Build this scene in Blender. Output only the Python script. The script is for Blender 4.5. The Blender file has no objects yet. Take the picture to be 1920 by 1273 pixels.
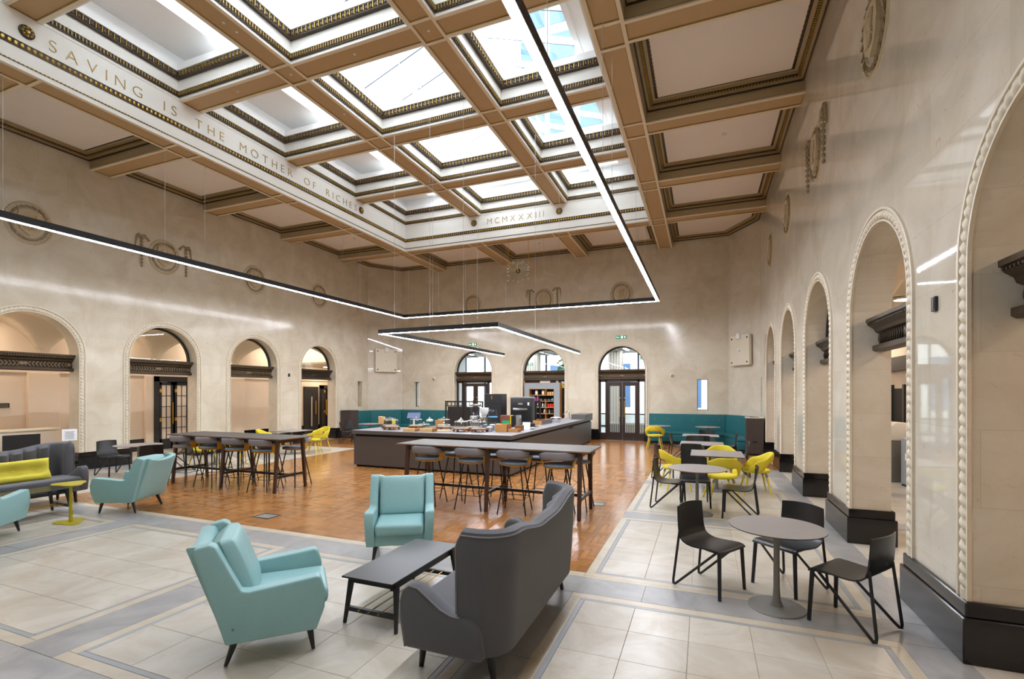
import bpy, bmesh, math, random
from mathutils import Vector, Matrix
PI = math.pi
random.seed(7)
sc = bpy.context.scene
col = sc.collection

# ------------------------------------------------------------------ camera, world, exposure
YAW = 0.376608
cam = bpy.data.objects.new('camera', bpy.data.cameras.new('camera'))
col.objects.link(cam)
cam.location = (0, 0, 1.95)
cam.rotation_euler = (PI / 2, 0, YAW)
cam.data.sensor_width = 36.0
cam.data.lens = 906.27 / 1920 * 36.0
cam.data.shift_y = (735.63 - 636.5) / 1920
cam.data.clip_start = 0.05
cam.data.clip_end = 300
sc.camera = cam
SKY = 3.7
PEND = 66.0
AISLE = 85.0
w = bpy.data.worlds.new('world'); sc.world = w; w.use_nodes = True
bg = w.node_tree.nodes['Background']
bg.inputs['Color'].default_value = (0.90, 0.95, 1.0, 1)      # even overcast sky
bg.inputs['Strength'].default_value = SKY
sc.view_settings.view_transform = 'Standard'
sc.view_settings.look = 'None'
sc.view_settings.gamma = 1.0
sc.view_settings.use_curve_mapping = False
sc.view_settings.exposure = 0.74
sc.cycles.use_denoising = True
sc.cycles.max_bounces = 7
sc.cycles.diffuse_bounces = 4
sc.cycles.use_adaptive_sampling = True
sc.cycles.adaptive_threshold = 0.04
sc.cycles.glossy_bounces = 3
sc.cycles.transmission_bounces = 4
sc.cycles.transparent_max_bounces = 12
sc.cycles.caustics_reflective = False
sc.cycles.caustics_refractive = False
sc.cycles.sample_clamp_indirect = 6.0

# ------------------------------------------------------------------ materials
M = {}
def srgb(c):
    if isinstance(c, str):
        c = [int(c[i:i + 2], 16) / 255 for i in (0, 2, 4)]
    return tuple((x / 12.92 if x <= .04045 else ((x + .055) / 1.055) ** 2.4) for x in c)

def base(name):
    m = bpy.data.materials.new(name); m.use_nodes = True
    nt = m.node_tree
    b = nt.nodes['Principled BSDF']
    return m, nt, b

def mat(name, c, rough=.5, metal=0.0, var=.06, scale=18.0, bump=0.0, bscale=None, spec=.5, rnd=0.0, emit=None, estr=0.0, sheen=0.0, stretch=None):
    """procedural Principled material: colour broken up by noise, optional noise bump and per-object tint"""
    m, nt, b = base(name)
    c = srgb(c)
    N, L = nt.nodes, nt.links
    b.inputs['Roughness'].default_value = rough
    b.inputs['Metallic'].default_value = metal
    b.inputs['Specular IOR Level'].default_value = spec
    if sheen: b.inputs['Sheen Weight'].default_value = sheen
    tc = N.new('ShaderNodeTexCoord')
    src = tc.outputs['Object']
    if stretch:
        mp = N.new('ShaderNodeMapping'); mp.inputs['Scale'].default_value = stretch
        L.new(src, mp.inputs['Vector']); src = mp.outputs['Vector']
    nz = N.new('ShaderNodeTexNoise'); nz.inputs['Scale'].default_value = scale; nz.inputs['Detail'].default_value = 4
    L.new(src, nz.inputs['Vector'])
    mx = N.new('ShaderNodeMix'); mx.data_type = 'RGBA'
    mx.inputs[6].default_value = (*[x * (1 - var) for x in c], 1)
    mx.inputs[7].default_value = (*[min(1, x * (1 + var)) for x in c], 1)
    L.new(nz.outputs['Fac'], mx.inputs[0])
    out = mx.outputs[2]
    if rnd:
        oi = N.new('ShaderNodeObjectInfo'); gi = N.new('ShaderNodeNewGeometry')
        ad = N.new('ShaderNodeMath'); ad.operation = 'ADD'
        L.new(oi.outputs['Random'], ad.inputs[0]); L.new(gi.outputs['Random Per Island'], ad.inputs[1])
        fr = N.new('ShaderNodeMath'); fr.operation = 'FRACT'; L.new(ad.outputs[0], fr.inputs[0])
        mr = N.new('ShaderNodeMapRange'); mr.inputs['To Min'].default_value = 1 - rnd; mr.inputs['To Max'].default_value = 1 + rnd * .7
        L.new(fr.outputs[0], mr.inputs['Value'])
        mm = N.new('ShaderNodeMix'); mm.data_type = 'RGBA'; mm.blend_type = 'MULTIPLY'; mm.inputs[0].default_value = 1
        L.new(out, mm.inputs[6]); L.new(mr.outputs[0], mm.inputs[7]); out = mm.outputs[2]
    L.new(out, b.inputs['Base Color'])
    if bump:
        nb = N.new('ShaderNodeTexNoise'); nb.inputs['Scale'].default_value = bscale or scale * 4; nb.inputs['Detail'].default_value = 3
        L.new(src, nb.inputs['Vector'])
        bp = N.new('ShaderNodeBump'); bp.inputs['Strength'].default_value = bump; bp.inputs['Distance'].default_value = .01
        L.new(nb.outputs['Fac'], bp.inputs['Height']); L.new(bp.outputs['Normal'], b.inputs['Normal'])
    if emit:
        b.inputs['Emission Color'].default_value = (*srgb(emit), 1); b.inputs['Emission Strength'].default_value = estr
    M[name] = m
    return m

def stone_wall(name, c1, c2, rough):
    """polished marble cladding laid out on the wall's own UVs, faint slab joints and clouding"""
    m, nt, b = base(name); N, L = nt.nodes, nt.links
    uv = N.new('ShaderNodeUVMap'); uv.uv_map = 'UVMap'
    br = N.new('ShaderNodeTexBrick')
    br.inputs['Color1'].default_value = (1, 1, 1, 1); br.inputs['Color2'].default_value = (.93, .925, .91, 1)
    br.inputs['Mortar'].default_value = (.87, .85, .80, 1); br.inputs['Scale'].default_value = 1
    br.inputs['Mortar Size'].default_value = .0035; br.inputs['Brick Width'].default_value = 1.15; br.inputs['Row Height'].default_value = .56
    br.inputs['Bias'].default_value = .1
    L.new(uv.outputs['UV'], br.inputs['Vector'])
    tc = N.new('ShaderNodeTexCoord')
    n1 = N.new('ShaderNodeTexNoise'); n1.inputs['Scale'].default_value = 1.3; n1.inputs['Detail'].default_value = 7; n1.inputs['Roughness'].default_value = .62; n1.inputs['Distortion'].default_value = .8
    L.new(tc.outputs['Object'], n1.inputs['Vector'])
    cr = N.new('ShaderNodeValToRGB')
    cr.color_ramp.elements[0].position = .33; cr.color_ramp.elements[0].color = (*srgb(c2), 1)
    cr.color_ramp.elements[1].position = .62; cr.color_ramp.elements[1].color = (*srgb(c1), 1)
    L.new(n1.outputs['Fac'], cr.inputs['Fac'])
    n2 = N.new('ShaderNodeTexNoise'); n2.inputs['Scale'].default_value = 7; n2.inputs['Detail'].default_value = 8; n2.inputs['Roughness'].default_value = .7; n2.inputs['Distortion'].default_value = 2.5
    L.new(tc.outputs['Object'], n2.inputs['Vector'])
    cr2 = N.new('ShaderNodeValToRGB')
    cr2.color_ramp.elements[0].position = .28; cr2.color_ramp.elements[0].color = (.66, .54, .40, 1)
    cr2.color_ramp.elements[1].position = .39; cr2.color_ramp.elements[1].color = (1, 1, 1, 1)
    L.new(n2.outputs['Fac'], cr2.inputs['Fac'])
    m1 = N.new('ShaderNodeMix'); m1.data_type = 'RGBA'; m1.blend_type = 'MULTIPLY'; m1.inputs[0].default_value = 1
    L.new(cr.outputs['Color'], m1.inputs[6]); L.new(br.outputs['Color'], m1.inputs[7])
    m2 = N.new('ShaderNodeMix'); m2.data_type = 'RGBA'; m2.blend_type = 'MULTIPLY'; m2.inputs[0].default_value = .7
    L.new(m1.outputs[2], m2.inputs[6]); L.new(cr2.outputs['Color'], m2.inputs[7])
    L.new(m2.outputs[2], b.inputs['Base Color'])
    b.inputs['Roughness'].default_value = rough
    M[name] = m
    return m

def tile_stone(name, c, c2, rnd, rough):
    m = mat(name, c, rough, var=.05, scale=3.0, rnd=rnd)
    nt = m.node_tree; N, L = nt.nodes, nt.links; b = nt.nodes['Principled BSDF']
    oi = N.new('ShaderNodeNewGeometry')
    n = N.new('ShaderNodeTexNoise'); n.inputs['Scale'].default_value = 1.7; n.inputs['Detail'].default_value = 9; n.inputs['Roughness'].default_value = .65; n.inputs['Distortion'].default_value = 1.2
    L.new(oi.outputs['Position'], n.inputs['Vector'])
    cr = N.new('ShaderNodeValToRGB'); cr.color_ramp.elements[0].position = .36; cr.color_ramp.elements[0].color = (*srgb(c2), 1)
    cr.color_ramp.elements[1].position = .6; cr.color_ramp.elements[1].color = (1, 1, 1, 1)
    L.new(n.outputs['Fac'], cr.inputs['Fac'])
    mm = N.new('ShaderNodeMix'); mm.data_type = 'RGBA'; mm.blend_type = 'MULTIPLY'; mm.inputs[0].default_value = 1
    old = b.inputs['Base Color'].links[0].from_socket
    L.new(old, mm.inputs[6]); L.new(cr.outputs['Color'], mm.inputs[7]); L.new(mm.outputs[2], b.inputs['Base Color'])
    return m

def glass(name, tint=(1, 1, 1), gl=.9):
    """clear pane: see-through, with a Fresnel reflection of the surroundings"""
    m = bpy.data.materials.new(name); m.use_nodes = True
    nt = m.node_tree; N, L = nt.nodes, nt.links; N.clear()
    o = N.new('ShaderNodeOutputMaterial'); t = N.new('ShaderNodeBsdfTransparent'); t.inputs['Color'].default_value = (*tint, 1)
    g = N.new('ShaderNodeBsdfGlossy'); g.inputs['Roughness'].default_value = .02; g.inputs['Color'].default_value = (gl, gl, gl, 1)
    f = N.new('ShaderNodeFresnel'); f.inputs['IOR'].default_value = 1.45
    mx = N.new('ShaderNodeMixShader')
    ge = N.new('ShaderNodeNewGeometry'); mr = N.new('ShaderNodeMapRange')
    mr.inputs['To Min'].default_value = 1.45; mr.inputs['To Max'].default_value = 1 / 1.45      # same reflection from either side of a thin pane
    L.new(ge.outputs['Backfacing'], mr.inputs['Value']); L.new(mr.outputs[0], f.inputs['IOR'])
    L.new(f.outputs[0], mx.inputs[0]); L.new(t.outputs[0], mx.inputs[1]); L.new(g.outputs[0], mx.inputs[2]); L.new(mx.outputs[0], o.inputs[0])
    M[name] = m
    return m

def lamp_mat(name, c, s):
    m = bpy.data.materials.new(name); m.use_nodes = True
    nt = m.node_tree; N, L = nt.nodes, nt.links; N.clear()
    o = N.new('ShaderNodeOutputMaterial'); e = N.new('ShaderNodeEmission')
    e.inputs['Color'].default_value = (*srgb(c), 1); e.inputs['Strength'].default_value = s
    L.new(e.outputs[0], o.inputs[0]); M[name] = m
    return m

stone_wall('marble', 'd9d2c4', 'cbc1af', .03)
stone_wall('marble_soft', 'dad2c0', 'cbbfa9', .15)
mat('rope_stone', 'd6cbb6', .38, var=.10, scale=9, bump=.15)
mat('relief_stone', 'c6b595', .55, var=.22, scale=22, bump=.3)
mat('relief_dark', '9c8b6c', .6, var=.25, scale=30, bump=.3)
mat('black_marble', '131314', .12, var=.35, scale=6)
tile_stone('tile', 'c4beb2', (.91, .885, .85), .07, .30)
tile_stone('tile_band', 'a2a19f', (.86, .86, .87), .06, .30)
tile_stone('tile_border', 'c3baa8', (.93, .90, .85), .05, .32)
mat('tile_inlay', '93969a', .33, var=.12, scale=6)
mat('grout', '9a9488', .8)
mat('parquet', 'a06c3a', .21, var=.16, scale=14, rnd=.26, stretch=(1, 1, 1), bump=.04, bscale=30)
mat('beam_brown', 'bd9f74', .55, var=.05, scale=5)
mat('beam_cream', 'e9dcc4', .5, var=.04, scale=5)
mat('frieze_white', 'f4f1ea', .5, var=.03, scale=4)
mat('reveal_white', 'f8f8f7', .6, var=.02, scale=4)
mat('panel_white', 'efe7e1', .7, var=.02, scale=3)
mat('coffer_tan', 'b8a481', .55, var=.05, scale=6)
mat('gilt', 'c2a04c', .33, metal=.75, var=.2, scale=40)
mat('gilt_paint', 'a8894a', .45, metal=.3, var=.25, scale=60)
mat('bronze_dark', '40352b', .45, metal=.2, var=.25, scale=30)
mat('bronze_light', '77654c', .45, metal=.3, var=.3, scale=25)
mat('bronze', '4a3c2c', .42, metal=.35, var=.3, scale=25)
mat('iron_black', '1f1e1f', .45, var=.2, scale=20)
mat('egg_brown', '57463f', .45, var=.25, scale=40)
mat('steel_white', 'dde2e6', .45, var=.02)
mat('gasket', '33475e', .5)
mat('teal_leather', '8fb9bb', .40, var=.05, scale=30, bump=.10, bscale=260)
mat('charcoal_fabric', '55555a', .85, var=.18, scale=90, bump=.25, bscale=500, sheen=.25, stretch=(1, 3, 1))
mat('piping', '77777c', .8, var=.1)
mat('yellow_fabric', 'd3c22f', .8, var=.06, scale=60, bump=.15, bscale=400)
mat('mustard_fabric', 'd9cb45', .85, var=.08, scale=50, bump=.2, bscale=300)
mat('stool_grey', '8f9099', .7, var=.08, scale=80, bump=.12, bscale=400)
mat('stool_seat', '7f8b9c', .55, var=.08, scale=80, bump=.1, bscale=400)
mat('stool_yellow', 'cf9f1c', .4, var=.06)
mat('yellow_wood', 'dcc437', .45, var=.1, scale=20)
mat('yellow_metal', 'b3a415', .38, var=.05)
mat('black_metal', '17171a', .42, var=.15)
mat('black_wood', '1d1d1f', .36, var=.2, scale=30, stretch=(1, 8, 1))
mat('black_ply', '1f1f20', .34, var=.18, scale=20, stretch=(6, 1, 1))
mat('dark_wood', '4a3227', .42, var=.2, scale=16, stretch=(8, 1, 1))
mat('bar_top', '453d37', .5, var=.1, scale=14, stretch=(1, 8, 1))
mat('ply_edge', 'a8764a', .5, var=.15)
mat('table_grey', '8f8884', .38, var=.04)
mat('table_pole', '7d7b76', .45, metal=.2)
mat('counter_stone', '7e7e83', .35, var=.06, scale=20)
mat('counter_edge', '5b5755', .4, var=.1, scale=18)
mat('counter_face', '54504e', .38, var=.10, scale=10, stretch=(1, 1, 5))
mat('void_black', '0b0b0c', .7)
mat('bench_teal', '155f64', .75, var=.08, scale=60, bump=.1, bscale=300)
mat('bench_button', '9aa04a', .5)
mat('cabinet_dark', '443a37', .45, var=.15, scale=12, stretch=(1, 1, 6))
mat('door_brown', '30211c', .38, var=.15, scale=12, stretch=(6, 6, 1))
mat('brass', 'd0a53e', .28, metal=.85)
mat('steel', 'c4c6c8', .25, metal=.9)
mat('chrome', 'd8dadc', .12, metal=1.0)
mat('plastic_white', 'e6e4df', .5, var=.02)
mat('plastic_black', '141416', .4)
mat('panel_cream', 'd8d0bd', .5, var=.03)
mat('sign_green', '0d7a5a', .4, emit='0d7a5a', estr=.35)
mat('sign_white', 'eef6f0', .4, emit='eef6f0', estr=.5)
mat('sign_yellow', 'e8d21a', .5)
mat('paper', 'eff2f5', .7)
mat('oak', 'b98449', .5, var=.18, scale=12, stretch=(1, 6, 1))
mat('oak_dark', '85552c', .5, var=.2, scale=12, stretch=(1, 6, 1))
mat('oak_pale', 'd5b07a', .55, var=.15, scale=12, stretch=(1, 6, 1))
mat('shelf_grey', '8f989d', .5, var=.03)
mat('foliage', '4d8a3a', .6, var=.4, scale=12)
mat('bark', '5b4633', .8)
mat('office_floor', 'b9b4ac', .3)
mat('office_white', 'e3e4e4', .6)
mat('office_slat', '9a9a98', .6)
mat('office_column', 'c9c4ba', .6)
mat('radiator', 'd8d9da', .5)
mat('tower_glass', '40618a', .3, var=.2, scale=1)
mat('tower_frame', '8798a8', .6)
mat('red', 'c03028', .5)
mat('magenta', 'a83aa8', .5)
mat('sky_blue', '4f9fc4', .5)
mat('orange', 'c9643a', .5)
mat('green_card', '0f9a5c', .6)
mat('brown_box', '7d4434', .6)
mat('screen_blue', '434a6b', .2, emit='434a6b', estr=.15)
mat('aisle_wall', 'e6d6c2', .45, var=.05, scale=2.5)
mat('aisle_vault', 'd8ccb8', .7, var=.03, scale=2)
mat('wire', 'c9cbcc', .35, metal=.7)
glass('glass')
glass('glass_clear', (.96, .98, .97))
glass('glass_roof', (.93, .96, .99))
glass('glass_smoke', (.80, .84, .90))
lamp_mat('pendant_light', 'f0f3fb', PEND)
lamp_mat('aisle_light', 'ffe8d2', AISLE)
lamp_mat('office_light', 'fbfcff', 26.0)

# ------------------------------------------------------------------ mesh helpers
class MB:
    def __init__(s):
        s.v = []; s.f = []; s.uv = None
    def add(s, vs, fs):
        k = len(s.v); s.v += [tuple(v) for v in vs]; s.f += [tuple(i + k for i in f) for f in fs]
        return s
    def box(s, x0, x1, y0, y1, z0, z1):
        return s.add([(x0, y0, z0), (x1, y0, z0), (x1, y1, z0), (x0, y1, z0), (x0, y0, z1), (x1, y0, z1), (x1, y1, z1), (x0, y1, z1)],
                     [(3, 2, 1, 0), (4, 5, 6, 7), (0, 1, 5, 4), (1, 2, 6, 5), (2, 3, 7, 6), (3, 0, 4, 7)])
    def cbox(s, c, d):
        return s.box(c[0] - d[0] / 2, c[0] + d[0] / 2, c[1] - d[1] / 2, c[1] + d[1] / 2, c[2] - d[2] / 2, c[2] + d[2] / 2)
    def bar(s, p, q, wa, wb=None, ta=None, tb=None):
        """tapered rectangular bar from p to q (wa x ta at p, wb x tb at q)"""
        p, q = Vector(p), Vector(q); wb = wb or wa; ta = ta or wa; tb = tb or wb
        d = (q - p).normalized(); r = Vector((0, 0, 1)) if abs(d.z) < .9 else Vector((0, 1, 0))
        u = d.cross(r).normalized(); n = u.cross(d).normalized()
        vs = []
        for c, a, b in ((p, wa, ta), (q, wb, tb)):
            vs += [c - u * a / 2 - n * b / 2, c + u * a / 2 - n * b / 2, c + u * a / 2 + n * b / 2, c - u * a / 2 + n * b / 2]
        return s.add(vs, [(3, 2, 1, 0), (4, 5, 6, 7), (0, 1, 5, 4), (1, 2, 6, 5), (2, 3, 7, 6), (3, 0, 4, 7)])
    def tube(s, pts, r, n=8, closed=False, cap=True):
        pts = [Vector(p) for p in pts]; m = len(pts); k = len(s.v)
        rs = r if isinstance(r, (list, tuple)) else [r] * m
        up = None
        for i, p in enumerate(pts):
            a = pts[(i - 1) % m] if (i or closed) else p; b = pts[(i + 1) % m] if (i < m - 1 or closed) else p
            d = (b - a).normalized()
            if up is None:
                up = d.orthogonal().normalized()
            up = (up - d * up.dot(d)).normalized(); sd = d.cross(up)
            for j in range(n):
                t = 2 * PI * j / n
                s.v.append(tuple(p + up * math.cos(t) * rs[i] + sd * math.sin(t) * rs[i]))
        for i in range(m if closed else m - 1):
            for j in range(n):
                a = k + i * n + j; b = k + i * n + (j + 1) % n; c = k + ((i + 1) % m) * n + (j + 1) % n; d = k + ((i + 1) % m) * n + j
                s.f.append((a, b, c, d))
        if cap and not closed:
            s.f.append(tuple(k + j for j in range(n))[::-1]); s.f.append(tuple(k + (m - 1) * n + j for j in range(n)))
        return s
    def lathe(s, prof, c=(0, 0, 0), n=20, sx=1, sy=1):
        k = len(s.v); m = len(prof)
        for r, z in prof:
            for j in range(n):
                t = 2 * PI * j / n
                s.v.append((c[0] + r * sx * math.cos(t), c[1] + r * sy * math.sin(t), c[2] + z))
        for i in range(m - 1):
            for j in range(n):
                s.f.append((k + i * n + j, k + i * n + (j + 1) % n, k + (i + 1) * n + (j + 1) % n, k + (i + 1) * n + j))
        s.f.append(tuple(k + j for j in range(n))[::-1]); s.f.append(tuple(k + (m - 1) * n + j for j in range(n)))
        return s
    def prism(s, poly, a0, a1, fn):
        """poly: list of 2-D points, extruded between a0 and a1; fn(u, v, a) -> xyz"""
        n = len(poly)
        vs = [fn(u, v, a0) for u, v in poly] + [fn(u, v, a1) for u, v in poly]
        return s.add(vs, [tuple(range(n))[::-1], tuple(range(n, 2 * n))] + [(i, (i + 1) % n, n + (i + 1) % n, n + i) for i in range(n)])
    def grid(s, fn, nu, nv, flip=False):
        k = len(s.v)
        for i in range(nu + 1):
            for j in range(nv + 1):
                s.v.append(tuple(fn(i / nu, j / nv)))
        for i in range(nu):
            for j in range(nv):
                a = k + i * (nv + 1) + j; q = (a, a + 1, a + nv + 2, a + nv + 1)
                s.f.append(q[::-1] if flip else q)
        return s
    def mesh(s, name, m, smooth=False, bev=0, seg=1, sub=0):
        me = bpy.data.meshes.new(name)
        bm = bmesh.new()
        vs = [bm.verts.new(v) for v in s.v]
        for f in s.f:
            try: bm.faces.new([vs[i] for i in f])
            except ValueError: pass
        bmesh.ops.recalc_face_normals(bm, faces=bm.faces)
        if bev:
            bmesh.ops.bevel(bm, geom=[e for e in bm.edges if len(e.link_faces) == 2 and e.calc_face_angle(0) > .5], offset=bev, segments=seg, profile=.5, affect='EDGES', clamp_overlap=True)
        if smooth == 'soft':
            for f in bm.faces: f.smooth = True
        elif smooth or (bev and seg > 1):
            for f in bm.faces: f.smooth = True
            for e in bm.edges:
                if len(e.link_faces) == 2 and e.calc_face_angle(0) > .7: e.smooth = False
        bm.to_mesh(me); bm.free()
        me.materials.append(M[m] if isinstance(m, str) else m)
        return me
    def build(s, name, m, parent=None, smooth=False, bev=0, seg=1, label=None, loc=None, rz=0):
        o = bpy.data.objects.new(name, s.mesh(name, m, smooth, bev, seg)); col.objects.link(o)
        if parent: o.parent = parent
        if loc: o.location = loc
        if rz: o.rotation_euler = (0, 0, rz)
        if label: o['label'] = label
        return o

def tag(o, label, cat, group=None, kind=None):
    o['label'] = label; o['category'] = cat
    if group: o['group'] = group
    if kind: o['kind'] = kind
    return o
def struct(o, label=None):
    o['kind'] = 'structure'
    if label: o['label'] = label
    return o
def stuff(o):
    o['kind'] = 'stuff'; return o
def thing(name, label, cat, loc=(0, 0, 0), rz=0, group=None):
    o = bpy.data.objects.new(name, None); col.objects.link(o); o.empty_display_size = .1
    o.location = loc; o.rotation_euler = (0, 0, rz)
    return tag(o, label, cat, group)
def obj_of(me, name, parent=None, loc=(0, 0, 0), rot=(0, 0, 0), scale=None):
    o = bpy.data.objects.new(name, me); col.objects.link(o)
    if parent: o.parent = parent
    o.location = loc; o.rotation_euler = rot
    if scale: o.scale = scale
    return o
def copy_tree(o, loc, rz, label, group=None):
    r = o.copy(); col.objects.link(r); r.location = loc; r.rotation_euler = (0, 0, rz); r['label'] = label
    if group: r['group'] = group
    for ch in list(o.children):
        c = ch.copy(); col.objects.link(c); c.parent = r
        for g in list(ch.children):
            d = g.copy(); col.objects.link(d); d.parent = c
    return r
def face_dir(dx, dy):
    """rotation about z that turns local +Y onto (dx, dy)"""
    return math.atan2(-dx, dy)
# ================================================================== SETTING
XL, XR, YF, YN = -14.5, 1.79, 19.8, -1.3
T, TF, H = 0.43, 0.45, 8.05
HW, ZS = 0.95, 2.88                    # clear half width and springing of every arch
RC = [3.52 + 3.003 * k for k in range(5)]
LC = [3.29 + 3.02 * k for k in range(5)]
FC = [-9.75, -6.38, -3.08]

def add_uv(o):
    me = o.data; uv = me.uv_layers.new(name='UVMap')
    for l in me.loops:
        c = me.vertices[l.vertex_index].co
        uv.data[l.index].uv = (c.x + c.y, c.z)
    return o

def arched_wall(name, arches, s0, s1, h, fn, t, m, holes=()):
    mb = MB(); NA = 28
    def quad(p): mb.add([fn(*q) for q in p], [(0, 1, 2, 3)])
    edges = [s0] + [e for c in arches for e in (c - HW, c + HW)] + [s1]
    for d in (0, t):
        for i in range(0, len(edges), 2):
            a, b = edges[i], edges[i + 1]
            for h0, h1, z0, z1 in [q for q in holes if a < q[0] and q[1] < b]:
                quad([(a, 0, d), (h0, 0, d), (h0, h, d), (a, h, d)])
                quad([(h0, 0, d), (h1, 0, d), (h1, z0, d), (h0, z0, d)]); quad([(h0, z1, d), (h1, z1, d), (h1, h, d), (h0, h, d)])
                if d == 0:
                    for p, q in (((h0, z0), (h1, z0)), ((h1, z0), (h1, z1)), ((h1, z1), (h0, z1)), ((h0, z1), (h0, z0))):
                        quad([(*p, 0), (*q, 0), (*q, t), (*p, t)])
                a = h1
            quad([(a, 0, d), (b, 0, d), (b, ZS, d), (a, ZS, d)])
            quad([(a, ZS, d), (b, ZS, d), (b, h, d), (a, h, d)])
        for c in arches:
            for k in range(NA):
                t0, t1 = PI - PI * k / NA, PI - PI * (k + 1) / NA
                a = (c + HW * math.cos(t0), ZS + HW * math.sin(t0)); b = (c + HW * math.cos(t1), ZS + HW * math.sin(t1))
                quad([(a[0], a[1], d), (b[0], b[1], d), (b[0], h, d), (a[0], h, d)])
    for c in arches:
        for sg in (-1, 1):
            quad([(c + sg * HW, 0, 0), (c + sg * HW, 0, t), (c + sg * HW, ZS, t), (c + sg * HW, ZS, 0)])
        for k in range(NA):
            t0, t1 = PI - PI * k / NA, PI - PI * (k + 1) / NA
            quad([(c + HW * math.cos(t0), ZS + HW * math.sin(t0), 0), (c + HW * math.cos(t1), ZS + HW * math.sin(t1), 0),
                  (c + HW * math.cos(t1), ZS + HW * math.sin(t1), t), (c + HW * math.cos(t0), ZS + HW * math.sin(t0), t)])
    for s in (s0, s1):
        quad([(s, 0, 0), (s, 0, t), (s, h, t), (s, h, 0)])
    quad([(s0, h, 0), (s1, h, 0), (s1, h, t), (s0, h, t)])
    me = bpy.data.meshes.new(name); me.from_pydata(mb.v, [], mb.f)
    bm = bmesh.new(); bm.from_mesh(me); bmesh.ops.remove_doubles(bm, verts=bm.verts, dist=1e-4); bmesh.ops.recalc_face_normals(bm, faces=bm.faces); bm.to_mesh(me); bm.free()
    me.materials.append(M[m])
    o = bpy.data.objects.new(name, me); col.objects.link(o); add_uv(o)
    return struct(o)

fR = lambda s, z, d: (XR + d, s, z)
fL = lambda s, z, d: (XL - d, s, z)
fF = lambda s, z, d: (s, YF + d, z)
wall_right = arched_wall('wall_right', RC, YN, 18.35, H, fR, T, 'marble', [(17.72, 17.98, 1.3, 2.45)])
wall_left = arched_wall('wall_left', LC, YN, 18.45, H, fL, T, 'marble_soft', [(17.74, 18.03, 1.3, 2.45)])
wall_far = arched_wall('wall_far', FC, -13.55, 0.88, H, fF, TF, 'marble_soft', [(-12.88, -12.57, 1.27, 2.45), (-.21, .165, 1.27, 2.45)])
wall_right['label'] = 'polished pale marble wall with rope edged arches beside the café tables'
wall_left['label'] = 'pale marble wall with rope edged arches behind the grey sofa'
wall_far['label'] = 'far marble wall with three glazed arches behind the counter'

def chamfer(name, p, q, label):
    n = Vector((q[1] - p[1], p[0] - q[0], 0)).normalized() * .3
    if n.y < 0: n = -n
    mb = MB().add([(*p, 0), (*q, 0), (*q, H), (*p, H), (p[0] + n.x, p[1] + n.y, 0), (q[0] + n.x, q[1] + n.y, 0), (q[0] + n.x, q[1] + n.y, H), (p[0] + n.x, p[1] + n.y, H)],
                  [(0, 1, 2, 3), (4, 5, 6, 7), (0, 1, 5, 4), (2, 3, 7, 6), (0, 3, 7, 4), (1, 2, 6, 5)])
    o = mb.build(name, 'marble'); add_uv(o); return struct(o, label)
chamfer('wall_corner_right', (XR, 18.35), (0.88, YF), 'slanted marble corner beside the teal bench and slit window')
chamfer('wall_corner_left', (XL, 18.45), (-13.55, YF), 'slanted marble corner behind the teal bench')
wn = MB().box(XL, XR, YN - .3, YN, 0, H).build('wall_near', 'marble'); add_uv(wn); struct(wn, 'marble wall behind the viewer')

# ---- rope mouldings round the arches (local x along the wall, -y into the hall)
def rope_mesh(name, R, n_ring, per):
    z0 = .44; pitch = .084; path = []
    L1 = ZS - z0; tot = 2 * L1 + PI * R; n = int(tot / pitch) * per
    mb = MB(); k = 0
    for i in range(n + 1):
        s = tot * i / n
        if s < L1: p = Vector((-R, .022, z0 + s)); nrm = Vector((-1, 0, 0))
        elif s < L1 + PI * R:
            a = PI - (s - L1) / R; p = Vector((R * math.cos(a), .022, ZS + R * math.sin(a))); nrm = Vector((math.cos(a), 0, math.sin(a)))
        else: p = Vector((R, .022, ZS - (s - L1 - PI * R))); nrm = Vector((1, 0, 0))
        ends = min(s, tot - s) < .07
        for j in range(n_ring):
            t = 2 * PI * j / n_ring
            r = .056 * (.60 + .40 * abs(math.cos(t + PI * s / pitch)) ** .8)
            if ends: r = .050
            mb.v.append(tuple(p + nrm * math.cos(t) * r + Vector((0, -1, 0)) * math.sin(t) * r))
    for i in range(n):
        for j in range(n_ring):
            mb.f.append((i * n_ring + j, i * n_ring + (j + 1) % n_ring, (i + 1) * n_ring + (j + 1) % n_ring, (i + 1) * n_ring + j))
    me = mb.mesh(name, 'rope_stone')
    for p in me.polygons: p.use_smooth = True
    return me
def bead_mesh(name, R, w, d):
    mb = MB(); NA = 32; pts = [(-R, .44)] + [(R * math.cos(PI - PI * k / NA), ZS + R * math.sin(PI - PI * k / NA)) for k in range(NA + 1)] + [(R, .44)]
    for i, (x, z) in enumerate(pts):
        rad = Vector((x, 0, max(0, z - ZS))).normalized()
        for a, b in ((-w / 2, 0.01), (-w / 2, -d), (w / 2, -d), (w / 2, 0.01)):
            mb.v.append((x + rad.x * a, b, z + rad.z * a))
    for i in range(len(pts) - 1):
        for j in range(4):
            mb.f.append((i * 4 + j, i * 4 + (j + 1) % 4, i * 4 + 4 + (j + 1) % 4, i * 4 + 4 + j))
    return mb.mesh(name, 'rope_stone')
rope_hi = rope_mesh('rope_moulding', 1.005, 16, 10)
rope_lo = rope_mesh('rope_moulding', 1.005, 10, 6)
bead_o = bead_mesh('bead_moulding', 1.075, .026, .022)
bead_i = bead_mesh('bead_moulding', .948, .018, .016)

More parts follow.
